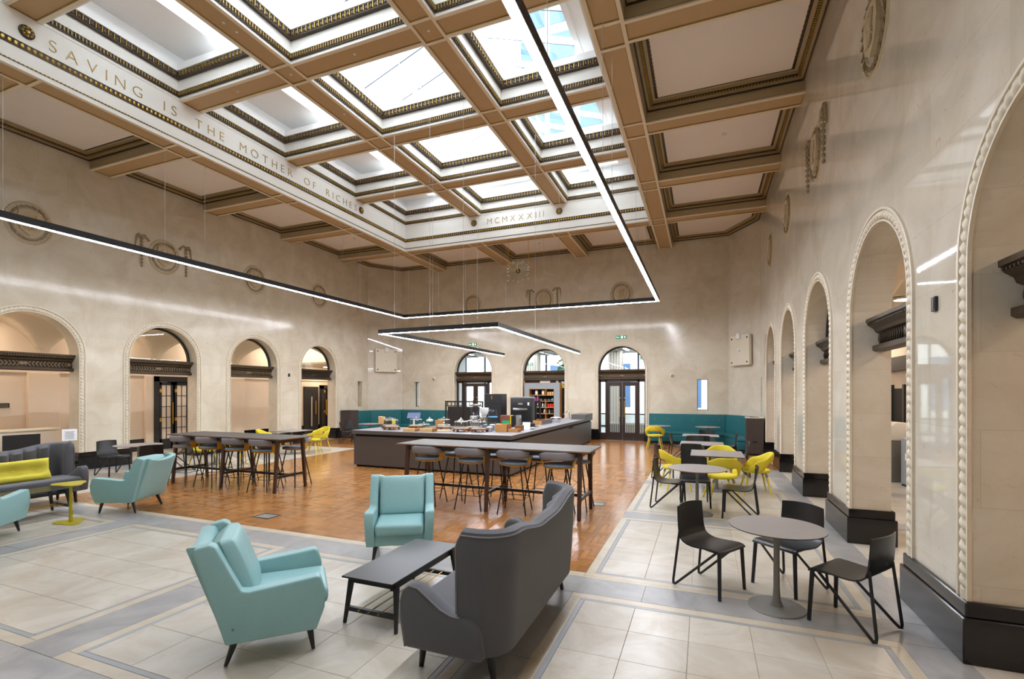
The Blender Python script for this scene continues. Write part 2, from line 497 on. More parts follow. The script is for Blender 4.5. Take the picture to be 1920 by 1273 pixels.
# ---- bronze lintels inside the arches
def lintel_mesh():
    prof = [(.0, 2.47), (-.10, 2.47), (-.13, 2.49), (-.13, 2.545), (-.06, 2.56), (-.06, 2.70), (-.10, 2.72), (-.115, 2.76), (-.17, 2.80), (-.18, 2.83), (-.20, 2.84), (-.20, 2.885), (0, 2.885)]
    return MB().prism(prof, -HW, HW, lambda u, v, a: (a, u, v)).mesh('arch_lintel', 'bronze')
def lintel_leaf_mesh(m='bronze_dark'):
    mb = MB(); n = 26
    for i in range(n):
        x = -HW + .07 + (2 * HW - .14) * i / (n - 1); s = 1 if i < n / 2 else -1
        if i in (0, n // 2 - 1, n // 2, n - 1):
            mb.lathe([(.05, 0), (.045, .02), (.0, .03)], (0, 0, 0), 8); k = len(mb.v) - 24
            for q in range(k, len(mb.v)):
                a, b, c = mb.v[q]; mb.v[q] = (x + a, -.06 - c, 2.63 + b)
        else:
            mb.bar((x - .02 * s, -.075, 2.575), (x + .03 * s, -.085, 2.63), .022, .012, .02, .02)
            mb.bar((x + .03 * s, -.085, 2.63), (x - .02 * s, -.075, 2.69), .012, .022, .02, .02)
    for i in range(40):
        x = -HW + .03 + (2 * HW - .06) * i / 39
        mb.cbox((x, -.175, 2.815), (.022, .03, .02))
    return mb.mesh('lintel_ornament', m)
lint = lintel_mesh(); leaf = lintel_leaf_mesh(); leaf_g = lintel_leaf_mesh('bronze_light')
def lunette_mesh():
    mb = MB(); n = 24; r = HW - .03
    mb.add([(0, -.006, 2.885)] + [(r * math.cos(PI * k / n), -.006, 2.885 + r * math.sin(PI * k / n)) for k in range(n + 1)], [(0, k + 1, k + 2) for k in range(n)])
    return mb.mesh('lunette_pane', 'glass_clear')
def lunette_frame_mesh():
    mb = MB(); n = 28
    for d0, d1 in ((HW - .05, HW),):
        for k in range(n):
            a, b = PI * k / n, PI * (k + 1) / n
            q = [(d0, a), (d1, a), (d1, b), (d0, b)]
            vs = [(r * math.cos(t), y, ZS + r * math.sin(t)) for y in (-.04, .04) for r, t in q]
            mb.add(vs, [(0, 1, 2, 3), (7, 6, 5, 4), (0, 3, 7, 4), (1, 2, 6, 5)])
    return mb.mesh('lunette_frame', 'iron_black')
lun, lunf = lunette_mesh(), lunette_frame_mesh()

def dress_arch(wall, loc, rz, hi, lintel=True, lunette=True, depth=.36, gilt=False):
    obj_of(rope_hi if hi else rope_lo, 'rope_moulding', wall, loc, (0, 0, rz))
    obj_of(bead_o, 'bead_moulding', wall, loc, (0, 0, rz)); obj_of(bead_i, 'bead_moulding', wall, loc, (0, 0, rz))
    v = Matrix.Rotation(rz, 3, 'Z') @ Vector((0, depth, 0)); l2 = (loc[0] + v.x, loc[1] + v.y, loc[2])
    if lintel:
        a = obj_of(lint, 'arch_lintel', wall, l2, (0, 0, rz))
        stuff(obj_of(leaf_g if gilt else leaf, 'lintel_ornament', a))
    if lunette:
        a = obj_of(lunf, 'lunette_frame', wall, l2, (0, 0, rz)); obj_of(lun, 'lunette_pane', a)
for i, c in enumerate(RC): dress_arch(wall_right, (XR, c, 0), -PI / 2, i < 3, True, i >= 2)
for i, c in enumerate(LC):
    if i: dress_arch(wall_left, (XL, c, 0), PI / 2, False, True, i >= 2, gilt=(i < 4))
for i, c in enumerate(FC): dress_arch(wall_far, (c, YF, 0), 0, False, True, True, depth=.30, gilt=True)

# ---- black marble plinths wrapping each pier
def plinth(wall, fn, a, b, t):
    for z0, z1, e in ((0, .33, .055), (.33, .44, .035)):
        mb = MB()
        p = [fn(a - e, z0, -e), fn(b + e, z0, -e), fn(b + e, z0, t + e), fn(a - e, z0, t + e)]
        q = [(x, y, z1) for x, y, z in p]
        mb.add(p + q, [(3, 2, 1, 0), (4, 5, 6, 7), (0, 1, 5, 4), (1, 2, 6, 5), (2, 3, 7, 6), (3, 0, 4, 7)])
        mb.build('plinth', 'black_marble', wall, bev=.008)
for wall, fn, cs, s0, s1, t in ((wall_right, fR, RC, YN, 18.35, T), (wall_left, fL, LC, YN, 18.45, T)):
    e = [s0] + [q for c in cs for q in (c - HW, c + HW)] + [s1]
    for i in range(0, len(e), 2): plinth(wall, fn, e[i], e[i + 1], t)
for a, b in ((-13.55, FC[0] - HW), (FC[0] + HW, FC[1] - HW), (FC[1] + HW, FC[2] - HW), (FC[2] + HW, .88)):
    plinth(wall_far, fF, a, b, .1)

# ---- carved medallions over the arches
def medallion_mesh(kind):
    mb = MB(); mb2 = MB(); mb3 = MB(); rnd = random.Random(5 + len(kind))
    ring = [(.43 * math.cos(2 * PI * k / 28), 0, .47 * math.sin(2 * PI * k / 28)) for k in range(28)]
    mb.tube(ring, .028, 6, closed=True)
    mb.tube([(x * .74, -.01, z * .74) for x, y, z in ring], .016, 5, closed=True)
    # shield
    sh = [(-.2, .26), (0, .31), (.2, .26), (.23, .05), (.17, -.17), (0, -.29), (-.17, -.17), (-.23, .05)]
    mb2.prism(sh, -.06, .01, lambda u, v, a: (u, a, v))
    # wreath leaves
    for k in range(22):
        a = 2 * PI * k / 22 + rnd.uniform(-.05, .05); r = .36
        mb3.bar((r * math.cos(a) * .9, -.01, r * 1.08 * math.sin(a)), (r * math.cos(a + .3) * 1.02, -.045, r * 1.12 * math.sin(a + .3)), .05, .02, .03, .02)
    for k in range(8):
        mb2.tube([(rnd.uniform(-.12, .12), -.07, rnd.uniform(-.18, .2)) for _ in range(3)], .018, 5)
    if kind == 'festoon':
        for s in (-1, 1):
            for k in range(9):
                z = .36 - k * .095
                mb3.lathe([(.0, -.05), (.06 - .003 * k, 0), (.0, .05)], (s * .62, -.03, z), 6)
            mb3.tube([(s * .74, -.02, .40), (s * .70, -.03, .46), (s * .62, -.04, .42), (s * .54, -.03, .46), (s * .42, -.02, .34)], .035, 6)
            mb3.bar((s * .74, -.02, .40), (s * .78, -.02, .12), .05, .02)
    return mb.mesh('medallion_rim', 'relief_stone'), mb2.mesh('medallion_shield', 'relief_stone'), mb3.mesh('medallion_wreath', 'relief_dark')
med_r, med_f = medallion_mesh('round'), medallion_mesh('festoon')
def medallion(loc, rz, kind, label):
    t = thing('wall_medallion', label, 'carving', loc, rz, 'carved shields above the arches')
    for me in (med_f if kind else med_r): obj_of(me, me.name.split('.')[0], t)
where = ['first', 'second', 'third', 'farthest']
for i, c in enumerate(LC[1:]):
    medallion((XL - .005, c - .02, 5.86), PI / 2, i == 1, ('festooned shield carving' if i == 1 else 'round shield carving') + ' high on the sofa-side wall above the ' + ['leftmost', 'second', 'third', 'farthest'][i] + ' arch')
for i, c in enumerate(RC[1:]):
    medallion((XR + .005, c, 6.0), -PI / 2, i == 1, ('festooned shield carving' if i == 1 else 'oval looking shield carving') + ' on the table-side wall above the ' + ['nearest visible', 'second', 'third', 'farthest'][i] + ' whole arch')
for i, c in enumerate(FC):
    medallion((c, YF + .005, 5.93), 0, i == 1, ['round shield carving on the far wall left of the glass clock', 'festooned shield carving on the far wall over the shelf arch', 'round shield carving on the far wall above the double doors'][i])

# ================================================================== AISLES behind the side walls
def aisle(side, cs, xin, xout, label):
    s = -1 if xout < xin else 1
    y0, y1 = cs[0] - 1.51, cs[-1] + 1.51 + 2.2
    wl = MB().box(min(xout, xout + s * .2), max(xout, xout + s * .2), y0, y1, 0, 4.6).build('wall_aisle_' + side, 'aisle_wall'); struct(wl, label)
    MB().box(min(xout, xout - s * .03), max(xout, xout - s * .03), y0, y1, 0, .40).build('plinth', 'black_marble', wl)
    MB().box(min(xout, xout - s * .05), max(xout, xout - s * .05), y0, y1, 2.50, 2.60).build('string_course', 'aisle_wall', wl)
    for c in cs + [cs[-1] + 3.0]:
        yb = c - 1.5
        MB().box(min(xout, xout - s * .12), max(xout, xout - s * .12), yb - .35, yb + .35, 0, 2.5).build('pilaster', 'aisle_wall', wl, bev=.01)
    MB().box(min(xin, xout + s * .2), max(xin, xout + s * .2), y0 - .1, y0, 0, 4.6).build('end_wall', 'aisle_wall', wl)
    MB().box(min(xin, xout + s * .2), max(xin, xout + s * .2), y1, y1 + .1, 0, 4.6).build('end_wall', 'aisle_wall', wl)
    vault = MB()
    xm, wx = (xin + xout) / 2, abs(xin - xout) / 2
    for c in cs:
        def fn(a, b, c=c):
            x, y = -1 + 2 * a, -1 + 2 * b
            z = 2.62 + 1.35 * max(math.sqrt(max(0, 1 - x * x)), math.sqrt(max(0, 1 - y * y)))
            return (xm + wx * x, c + 1.51 * y, z)
        vault.grid(fn, 20, 20)
    vault.box(min(xin, xout), max(xin, xout), cs[-1] + 1.51, y1, 3.2, 3.3)
    v = vault.build('ceiling_aisle_' + side, 'aisle_vault', smooth=True); struct(v, 'pale groin vaulted ceiling beyond the arches')
    for i, c in enumerate(cs + [cs[-1] + 2.8]):
        lx = xm + s * .5; zt = 3.95 if i < len(cs) else 3.19
        t = thing('aisle_downlight', 'recessed warm downlight in the %s vault bay behind the %s arches' % (['nearest', 'second', 'third', 'fourth', 'fifth', 'farthest'][i], {'left': 'sofa-side', 'right': 'table-side'}[side]), 'downlight', (lx, c, zt), 0, 'downlights in the aisles')
        MB().lathe([(.16, 0), (.20, -.05), (.20, .0)], n=16).build('rim', 'plastic_white', t)
        MB().lathe([(.15, -.052), (.15, -.045)], n=16).build('lamp_disc', 'aisle_light', t)
    return wl
aw_l = aisle('left', LC, XL - T, -17.4, 'warm beige stone wall of the aisle behind the left arches')
aw_r = aisle('right', RC, XR + T, 4.7, 'warm beige stone wall of the aisle behind the right arches')

# ================================================================== FLOOR
floor = struct(MB().box(-17.6, 4.9, YN - .3, YF + .6, -.12, -.008).build('floor', 'grout'), 'stone and parquet floor of the hall')
tile_cache = {}
def slab(name, m, x0, x1, y0, y1, gap=.001, z=0.0):
    w, d = round(x1 - x0 - 2 * gap, 3), round(y1 - y0 - 2 * gap, 3)
    key = (m, w, d)
    if key not in tile_cache:
        mb = MB()
        b = .0025
        vs = [(-w / 2, -d / 2, -.02), (w / 2, -d / 2, -.02), (w / 2, d / 2, -.02), (-w / 2, d / 2, -.02)]
        vs += [(x, y, -b) for x, y, _ in vs[:4]] + [(x - math.copysign(b, x), y - math.copysign(b, y), 0) for x, y, _ in vs[:4]]
        mb.add(vs, [(0, 1, 5, 4), (1, 2, 6, 5), (2, 3, 7, 6), (3, 0, 4, 7), (4, 5, 9, 8), (5, 6, 10, 9), (6, 7, 11, 10), (7, 4, 8, 11), (8, 9, 10, 11)])
        tile_cache[key] = mb.mesh(name, m)
    return obj_of(tile_cache[key], name, floor, ((x0 + x1) / 2, (y0 + y1) / 2, z))
def panel(x0, x1, y0, y1, pitch=.48, tiles=True):
    b, i = .10, .045
    for q in ((x0, x1, y0, y0 + b), (x0, x1, y1 - b, y1), (x0, x0 + b, y0 + b, y1 - b), (x1 - b, x1, y0 + b, y1 - b)): slab('border_strip', 'tile_border', *q, gap=.0005)
    X0, X1, Y0, Y1 = x0 + b, x1 - b, y0 + b, y1 - b
    for q in ((X0, X1, Y0, Y0 + i), (X0, X1, Y1 - i, Y1), (X0, X0 + i, Y0 + i, Y1 - i), (X1 - i, X1, Y0 + i, Y1 - i)): slab('inlay_strip', 'tile_inlay', *q, gap=.0005)
    X0, X1, Y0, Y1 = X0 + i, X1 - i, Y0 + i, Y1 - i
    nx, ny = max(1, round((X1 - X0) / pitch)), max(1, round((Y1 - Y0) / pitch))
    if not tiles: nx = ny = 2
    for a in range(nx):
        for c in range(ny):
            slab('floor_tile', 'tile', X0 + (X1 - X0) * a / nx, X0 + (X1 - X0) * (a + 1) / nx, Y0 + (Y1 - Y0) * c / ny, Y0 + (Y1 - Y0) * (c + 1) / ny)
def band(x0, x1, y0, y1, n):
    for k in range(n):
        if x1 - x0 > y1 - y0: slab('band_slab', 'tile_band', x0 + (x1 - x0) * k / n, x0 + (x1 - x0) * (k + 1) / n, y0, y1, gap=.001)
        else: slab('band_slab', 'tile_band', x0, x1, y0 + (y1 - y0) * k / n, y0 + (y1 - y0) * (k + 1) / n, gap=.001)
XC = [(-14.1, -11.6), (-11.18, -8.27), (-7.83, -4.88), (-4.45, -1.6), (-1.18, 1.43)]
for k, (a, b) in enumerate(XC):
    panel(a, b, 2.06, 4.62)
    if k: band(XC[k - 1][1], a, 2.06, 4.62, 2)
YR = [(5.08, 7.66), (8.06, 10.66), (11.06, 13.68)]
for k, (a, b) in enumerate(YR):
    panel(-1.18, 1.43, a, b); panel(-14.1, -11.18, a, b, tiles=(k < 2))
    if k: band(-1.18, 1.43, YR[k - 1][1], a, 3); band(-14.1, -11.18, YR[k - 1][1], a, 3)
band(-14.5, 1.79, 4.62, 5.03, 14)
slab('border_strip', 'tile_border', -11.18, -1.18, 5.03, 5.16, gap=.001)
slab('border_strip', 'tile_border', -14.1, -11.18, 5.03, 5.08, gap=.001); slab('border_strip', 'tile_border', -1.18, 1.43, 5.03, 5.08, gap=.001)
band(-14.5, 1.79, 1.63, 2.06, 14)
slab('floor_slab', 'tile', -14.5, 1.79, YN, 1.63)
band(1.43, 1.79, 5.03, 13.68, 7); band(1.43, 1.79, 2.06, 4.62, 2); band(-14.5, -14.1, 5.03, 13.68, 7); band(-14.5, -14.1, 2.06, 4.62, 2)
# aisle floors: larger slabs with the same banding
for x0, x1 in ((XR, 4.7), (-17.4, XL)):
    for k in range(8):
        y = 1.0 + 2.6 * k
        slab('aisle_slab', 'tile', x0, x1, y, y + 2.15); slab('band_slab', 'tile_band', x0, x1, y + 2.15, y + 2.6)

# parquet: herringbone blocks, the ones nearest the viewer each an object, the rest one field
Wb, nb = .076, 4
def clip(x0, x1, y0, y1):
    a = (max(x0, -11.18), min(x1, -1.18), max(y0, 5.16), min(y1, 13.68)); b = (max(x0, -14.45), min(x1, 1.74), max(y0, 13.68), min(y1, YF + .3))
    return [r for r in (a, b) if r[1] - r[0] > .006 and r[3] - r[2] > .006]
blocks = []
for i in range(-320, 330):
    for j in range(-60, 60):
        for hv in (0, 1):
            px, py = -6.0 + (i + j * nb) * Wb, 10.0 + (i - j * nb) * Wb
            r = (px, px + nb * Wb, py, py + Wb) if hv == 0 else (px, px + Wb, py + Wb, py + Wb + nb * Wb)
            blocks += [(hv, q) for q in clip(*r)]
def near_key(b):
    x, y = (b[1][0] + b[1][1]) / 2, (b[1][2] + b[1][3]) / 2
    fwd = -math.sin(YAW) * x + math.cos(YAW) * y
    return fwd
blocks.sort(key=near_key)
g = .0008
pq = {}
n_single = 0; field = MB()
for hv, (x0, x1, y0, y1) in blocks:
    full = abs((x1 - x0) * (y1 - y0) - nb * Wb * Wb) < 1e-5
    if full and n_single < 300:
        if hv not in pq:
            w2, d2 = (x1 - x0) / 2 - g, (y1 - y0) / 2 - g
            mb = MB(); b = .0015
            vs = [(-w2, -d2, -.02), (w2, -d2, -.02), (w2, d2, -.02), (-w2, d2, -.02)]
            vs += [(x, y, -b) for x, y, _ in vs[:4]] + [(x - math.copysign(b, x), y - math.copysign(b, y), 0) for x, y, _ in vs[:4]]
            mb.add(vs, [(0, 1, 5, 4), (1, 2, 6, 5), (2, 3, 7, 6), (3, 0, 4, 7), (4, 5, 9, 8), (5, 6, 10, 9), (6, 7, 11, 10), (7, 4, 8, 11), (8, 9, 10, 11)])
            pq[hv] = mb.mesh('parquet_block', 'parquet')
        obj_of(pq[hv], 'parquet_block', floor, ((x0 + x1) / 2, (y0 + y1) / 2, 0)); n_single += 1
    else:
        a, b, c, d = x0 + g, x1 - g, y0 + g, y1 - g
        field.add([(a, c, -.008), (b, c, -.008), (b, d, -.008), (a, d, -.008), (a, c, 0), (b, c, 0), (b, d, 0), (a, d, 0)], [(4, 5, 6, 7), (0, 1, 5, 4), (1, 2, 6, 5), (2, 3, 7, 6), (3, 0, 4, 7)])
me = bpy.data.meshes.new('parquet_field'); me.from_pydata(field.v, [], field.f); me.materials.append(M['parquet'])
stuff(obj_of(me, 'parquet_field', floor))
def floor_hatch(x, y, sx, sy, rz, label):
    t = thing('floor_hatch', label, 'floor hatch', (x, y, 0), rz)
    mb = MB()
    for q in ((-sx, sx, -sy, -sy + .02), (-sx, sx, sy - .02, sy), (-sx, -sx + .02, -sy, sy), (sx - .02, sx, -sy, sy)): mb.box(*q, 0, .004)
    mb.build('hatch_frame', 'black_metal', t); MB().box(-sx + .03, sx - .03, -sy + .03, sy - .03, 0, .003).build('hatch_lid', 'table_pole', t)
floor_hatch(-6.4, 5.66, .17, .13, 0, 'small metal floor box lid set in the parquet near the front border')
floor_hatch(-1.72, 8.4, .14, .12, 0, 'metal floor box lid beside the end of the nearer bar table')
# ================================================================== CEILING
ZB, ZI = 7.6, 8.6
RX0, RX1 = -11.13, -1.64             # inner opening of the ring of main beams
BY = [1.74 + 2.996 * k for k in range(6)]
RY0, RY1 = BY[0] + .25, BY[-1] - .25
ceiling = struct(MB().box(XL, RX0 - .4, YN, YF, 8.0, 8.12).build('ceiling', 'coffer_tan'), 'coffered ceiling of brown and cream beams with gilt mouldings')
for q in ((RX1 + .4, XR, YN, YF), (RX0 - .4, RX1 + .4, YN, RY0 - .4), (RX0 - .4, RX1 + .4, RY1 + .4, YF)):
    MB().box(*q, 8.0, 8.12).build('ceiling_slab', 'coffer_tan', ceiling)

def beam(x0, x1, y0, y1, z0, z1, along, cuts, body='coffer_tan', we=.06):
    """a beam with a cream edged brown soffit; cuts = stations of the cross strips along its length"""
    o = MB().box(x0, x1, y0, y1, z0 + .03, z1).build('ceiling_beam', body, ceiling)
    st = MB(); pn = MB(); gl = MB()
    a0, a1, b0, b1 = (x0, x1, y0, y1) if along == 'x' else (y0, y1, x0, x1)
    def B(mb, p0, p1, q0, q1, za, zb):
        return mb.box(p0, p1, q0, q1, za, zb) if along == 'x' else mb.box(q0, q1, p0, p1, za, zb)
    B(st, a0, a1, b0, b0 + we, z0, z0 + .04); B(st, a0, a1, b1 - we, b1, z0, z0 + .04)
    cs = sorted(cuts)
    for c in cs: B(st, c - we / 2, c + we / 2, b0 + we, b1 - we, z0, z0 + .04)
    ends = [a0] + cs + [a1]
    for i in range(len(ends) - 1):
        p, q = ends[i] + (we / 2 if i else 0), ends[i + 1] - (we / 2 if i < len(ends) - 2 else 0)
        if q - p < .1: continue
        B(pn, p, q, b0 + we, b1 - we, z0 + .022, z0 + .05)
        for r in ((p, q, b0 + we, b0 + we + .014), (p, q, b1 - we - .014, b1 - we), (p, p + .014, b0 + we, b1 - we), (q - .014, q, b0 + we, b1 - we)):
            B(gl, *r, z0 + .010, z0 + .03)
    st.build('border_strip', 'beam_cream', o); pn.build('soffit_panel', 'beam_brown', o); gl.build('gilt_edge', 'gilt_paint', o)
    return o
BW = .52
by_cuts = [c for b in BY for c in (b - .28, b + .28)]
bx1, bx2 = -8.053, -4.717
bx_cuts = [c for b in (RX0 - BW / 2, bx1, bx2, RX1 + BW / 2) for c in (b - .28, b + .28)]
# ring of main beams
beam(RX0 - BW, RX0, YN, YF, ZB, 9.6, 'y', by_cuts); beam(RX1, RX1 + BW, YN, YF, ZB, 9.6, 'y', by_cuts)
beam(RX0, RX1, BY[0] - .25, BY[0] + .25, ZB, 9.6, 'x', [c for c in bx_cuts if RX0 < c < RX1]); beam(RX0, RX1, BY[-1] - .25, BY[-1] + .25, ZB, 9.6, 'x', [c for c in bx_cuts if RX0 < c < RX1])
# aisle cross beams out to the walls
for b in BY:
    beam(XL, RX0 - BW, b - .25, b + .25, ZB, 8.05, 'x', []); beam(RX1 + BW, XR, b - .25, b + .25, ZB, 8.05, 'x', [])
for c in (bx1, bx2):
    beam(c - BW / 2, c + BW / 2, BY[-1] + .25, YF, ZB, 8.05, 'y', []); beam(c - BW / 2, c + BW / 2, YN, BY[0] - .25, ZB, 8.05, 'y', [])
# inner grid of beams
for c in (bx1, bx2): beam(c - BW / 2, c + BW / 2, RY0, RY1, ZI, 9.3, 'y', [q for q in by_cuts if RY0 + .3 < q < RY1 - .3], 'frieze_white')
for b in BY[1:-1]:
    for a0, a1 in ((RX0, bx1 - BW / 2), (bx1 + BW / 2, bx2 - BW / 2), (bx2 + BW / 2, RX1)):
        beam(a0, a1, b - .25, b + .25, ZI, 9.3, 'x', [], 'frieze_white')

def inset(poly, d):
    n = len(poly); out = []
    for i in range(n):
        p0, p1, p2 = Vector(poly[i - 1]), Vector(poly[i]), Vector(poly[(i + 1) % n])
        e1, e2 = (p1 - p0).normalized(), (p2 - p1).normalized()
        n1, n2 = Vector((-e1.y, e1.x)), Vector((-e2.y, e2.x))
        k = (n1 + n2) / (1 + n1.dot(n2)); out.append(tuple(p1 + k * d))
    return out
def ring(mb, poly, a, b, z0, z1):
    A, B = inset(poly, a), inset(poly, b); n = len(poly)
    vs = [(*p, z) for z in (z0, z1) for P_ in (A, B) for p in P_]
    fs = []
    for i in range(n):
        j = (i + 1) % n
        fs += [(i, j, n + j, n + i), (2 * n + i, 2 * n + j, 3 * n + j, 3 * n + i), (i, j, 2 * n + j, 2 * n + i), (n + i, n + j, 3 * n + j, 3 * n + i)]
    return mb.add(vs, fs)
def along(poly, d, pitch):
    """points with direction along the inset polygon, evenly spread on each side"""
    P_ = inset(poly, d); n = len(P_)
    for i in range(n):
        a, b = Vector(P_[i]), Vector(P_[(i + 1) % n]); L = (b - a).length; k = max(1, int(L / pitch)); e = (b - a) / L
        for q in range(k): yield a + e * L * (q + .5) / k, e, L / k
def blocks_on(poly, d, pitch, w, dep, z0, z1, half=0):
    mb = MB()
    for p, e, L in along(poly, d, pitch):
        p = p + e * L * half
        nx = Vector((-e.y, e.x))
        c = [p - e * w / 2, p + e * w / 2, p + e * w / 2 + nx * dep, p - e * w / 2 + nx * dep]
        mb.add([(q.x, q.y, z) for z in (z0, z1) for q in c], [(0, 1, 2, 3), (4, 5, 6, 7), (0, 1, 5, 4), (1, 2, 6, 5), (2, 3, 7, 6), (3, 0, 4, 7)])
    return mb
def eggs_on(poly, d, pitch, z, w, h, dep, frac=1.0):
    mb = MB()
    for p, e, L in along(poly, d, pitch):
        nx = Vector((-e.y, e.x)); k = len(mb.v)
        for i in range(4):
            f = PI * (i + .0) / 3 - PI / 2
            for j in range(5):
                t = PI * j / 4
                q = p + e * (w * math.cos(f) * math.cos(t)) + nx * (dep * math.cos(f) * math.sin(t))
                mb.v.append((q.x, q.y, z + h * math.sin(f)))
        for i in range(3):
            for j in range(4): mb.f.append((k + i * 5 + j, k + i * 5 + j + 1, k + i * 5 + 6 + j, k + i * 5 + 5 + j))
    return mb
# --- the fifteen inner coffers share their mouldings
cw, cd = (RX1 - RX0 - 2 * BW) / 3, 2.996 - .5
CP = [(-cw / 2, -cd / 2), (cw / 2, -cd / 2), (cw / 2, cd / 2), (-cw / 2, cd / 2)]
c_meshes = [
    ('coffer_lip', ring(MB(), CP, -.001, .025, 8.60, 8.66).mesh('coffer_lip', 'frieze_white'), 0),
    ('dentil_ground', ring(MB(), CP, -.001, .05, 8.66, 8.77).mesh('dentil_ground', 'bronze_dark'), 0),
    ('dentil_course', blocks_on(CP, .05, .058, .018, .028, 8.685, 8.755).mesh('dentil_course', 'gilt_paint'), 1),
    ('coffer_fillet', ring(MB(), CP, -.001, .075, 8.77, 8.80).mesh('coffer_fillet', 'frieze_white'), 0),
    ('coffer_fascia', ring(MB(), CP, -.001, .06, 8.80, 9.02).mesh('coffer_fascia', 'frieze_white'), 0),
    ('egg_ground', ring(MB(), CP, -.001, .14, 9.02, 9.15).mesh('egg_ground', 'bronze_dark'), 0),
    ('egg_course', eggs_on(CP, .14, .105, 9.085, .036, .052, .03).mesh('egg_course', 'egg_brown'), 1),
    ('dart_course', blocks_on(inset(CP, 0), .14, .105, .012, .03, 9.035, 9.14, -.5).mesh('dart_course', 'gilt'), 1),
    ('coffer_rim', ring(MB(), CP, -.001, .18, 9.15, 9.30).mesh('coffer_rim', 'reveal_white'), 0)]
for i in range(3):
    for j in range(5):
        cx, cy = RX0 + cw / 2 + i * (cw + BW), BY[j] + 1.498
        for n, me_, st in c_meshes:
            o = obj_of(me_, n, ceiling, (cx, cy, 0))
            if st: stuff(o)
# --- frieze round the opening
FP = [(RX0, RY0), (RX1, RY0), (RX1, RY1), (RX0, RY1)]
frieze = struct(ring(MB(), FP, -.002, .012, 8.08, 8.60).build('trim_frieze', 'frieze_white'), 'white inscribed frieze below the skylight coffers')
ring(MB(), FP, -.002, .03, 7.598, 7.685).build('frieze_lip', 'frieze_white', frieze)
ring(MB(), FP, -.002, .036, 7.685, 7.708).build('frieze_line', 'bronze_dark', frieze)
stuff(blocks_on(FP, .036, .06, .024, .006, 7.688, 7.704).build('frieze_bead_line', 'gilt', frieze))
ring(MB(), FP, -.002, .028, 7.705, 7.96).build('frieze_fascia', 'frieze_white', frieze)
ring(MB(), FP, -.002, .04, 7.96, 8.075).build('frieze_ground', 'bronze_dark', frieze)
stuff(eggs_on(FP, .04, .085, 8.02, .032, .045, .028).build('frieze_egg_course', 'gilt', frieze))
ring(MB(), FP, -.002, .055, 8.075, 8.095).build('frieze_fillet', 'frieze_white', frieze)
# carved gilt letters
def letters(text, start, size, span, place):
    cu = bpy.data.curves.new('letters', 'FONT'); tmp = bpy.data.objects.new('tmp', cu); col.objects.link(tmp)
    widths = []
    for ch in text:
        cu.body = ch if ch != ' ' else 'n'; cu.size = size; bpy.context.view_layer.update()
        widths.append(tmp.dimensions.x if ch != ' ' else size * .55)
    gap = (span - sum(widths)) / (len(text) - 1)
    s = start
    for ch, wd in zip(text, widths):
        if ch != ' ':
            cu.body = ch; cu.extrude = .006; cu.offset = -.006; bpy.context.view_layer.update()
            me_ = bpy.data.meshes.new_from_object(tmp.evaluated_get(bpy.context.evaluated_depsgraph_get()))
            x0 = min(v.co.x for v in me_.vertices)
            for v in me_.vertices: v.co.x -= x0
            me_.materials.clear(); me_.materials.append(M['gilt_paint'])
            o = bpy.data.objects.new('letter', me_); col.objects.link(o); o.parent = frieze
            place(o, s)
        s += wd + gap
    bpy.data.objects.remove(tmp)
def place_l(o, s): o.location = (RX0 + .014, s, 8.20); o.rotation_euler = (PI / 2, 0, PI / 2)
def place_f(o, s): o.location = (s, RY1 - .014, 8.22); o.rotation_euler = (PI / 2, 0, 0)
letters('SAVING IS THE MOTHER OF RICHES', 5.10, .31, 8.45, place_l)
letters('MCMXXXIII', -7.50, .31, 2.22, place_f)
def rosette(loc, rot):
    a = obj_of(ros1, 'rosette', frieze, loc, rot); obj_of(ros2, 'rosette_petals', a); return a
ros1 = MB().lathe([(.115, 0), (.115, .02), (.095, .035), (.0, .035)], n=20).mesh('rosette', 'bronze_dark')
rp = MB()
rp.lathe([(.035, .03), (.03, .055), (.0, .06)], n=10)
for k in range(8):
    a = 2 * PI * k / 8; rp.lathe([(.0, .03), (.022, .04), (.012, .055), (0, .058)], (.07 * math.cos(a), .07 * math.sin(a), 0), 7)
ros2 = rp.mesh('rosette_petals', 'gilt')
for y in (BY[1], BY[4]): rosette((RX0 + .012, y + .05, 8.31), (0, PI / 2, 0)); rosette((RX1 - .012, y + .05, 8.31), (0, -PI / 2, 0))
for x in (bx1, bx2): rosette((x, RY1 - .012, 8.34), (PI / 2, 0, 0)); rosette((x, RY0 + .012, 8.34), (-PI / 2, 0, 0))

# --- aisle coffers
def aisle_coffer(poly):
    a = ring(MB(), poly, -.05, .05, 7.82, 8.0).build('coffer_step', 'coffer_tan', ceiling)
    ring(MB(), poly, .03, .055, 7.80, 7.825).build('coffer_line', 'bronze_dark', a)
    ring(MB(), poly, .05, .16, 7.88, 8.0).build('coffer_fascia', 'coffer_tan', a)
    ring(MB(), poly, .10, .16, 7.862, 7.885).build('bead_ground', 'bronze_dark', a)
    stuff(blocks_on(poly, .108, .055, .026, .045, 7.852, 7.866).build('bead_course', 'gilt', a))
    ring(MB(), poly, .16, .21, 7.945, 8.0).build('coffer_fascia', 'coffer_tan', a)
    ring(MB(), poly, .21, .30, 7.955, 8.0).build('scroll_ground', 'bronze_dark', a)
    stuff(eggs_on(poly, .255, .11, 7.952, .035, .01, .03).build('scroll_course', 'gilt', a))
    P_ = inset(poly, .27)
    mb = MB(); n = len(P_); mb.add([(*p, z) for z in (7.93, 7.95) for p in P_], [tuple(range(n)), tuple(range(n, 2 * n))] + [(i, (i + 1) % n, n + (i + 1) % n, n + i) for i in range(n)])
    mb.build('ceiling_panel', 'panel_white', a)
ys = [YN] + BY + [YF]
lx0, lx1, rx0, rx1 = XL, RX0 - BW, RX1 + BW, XR
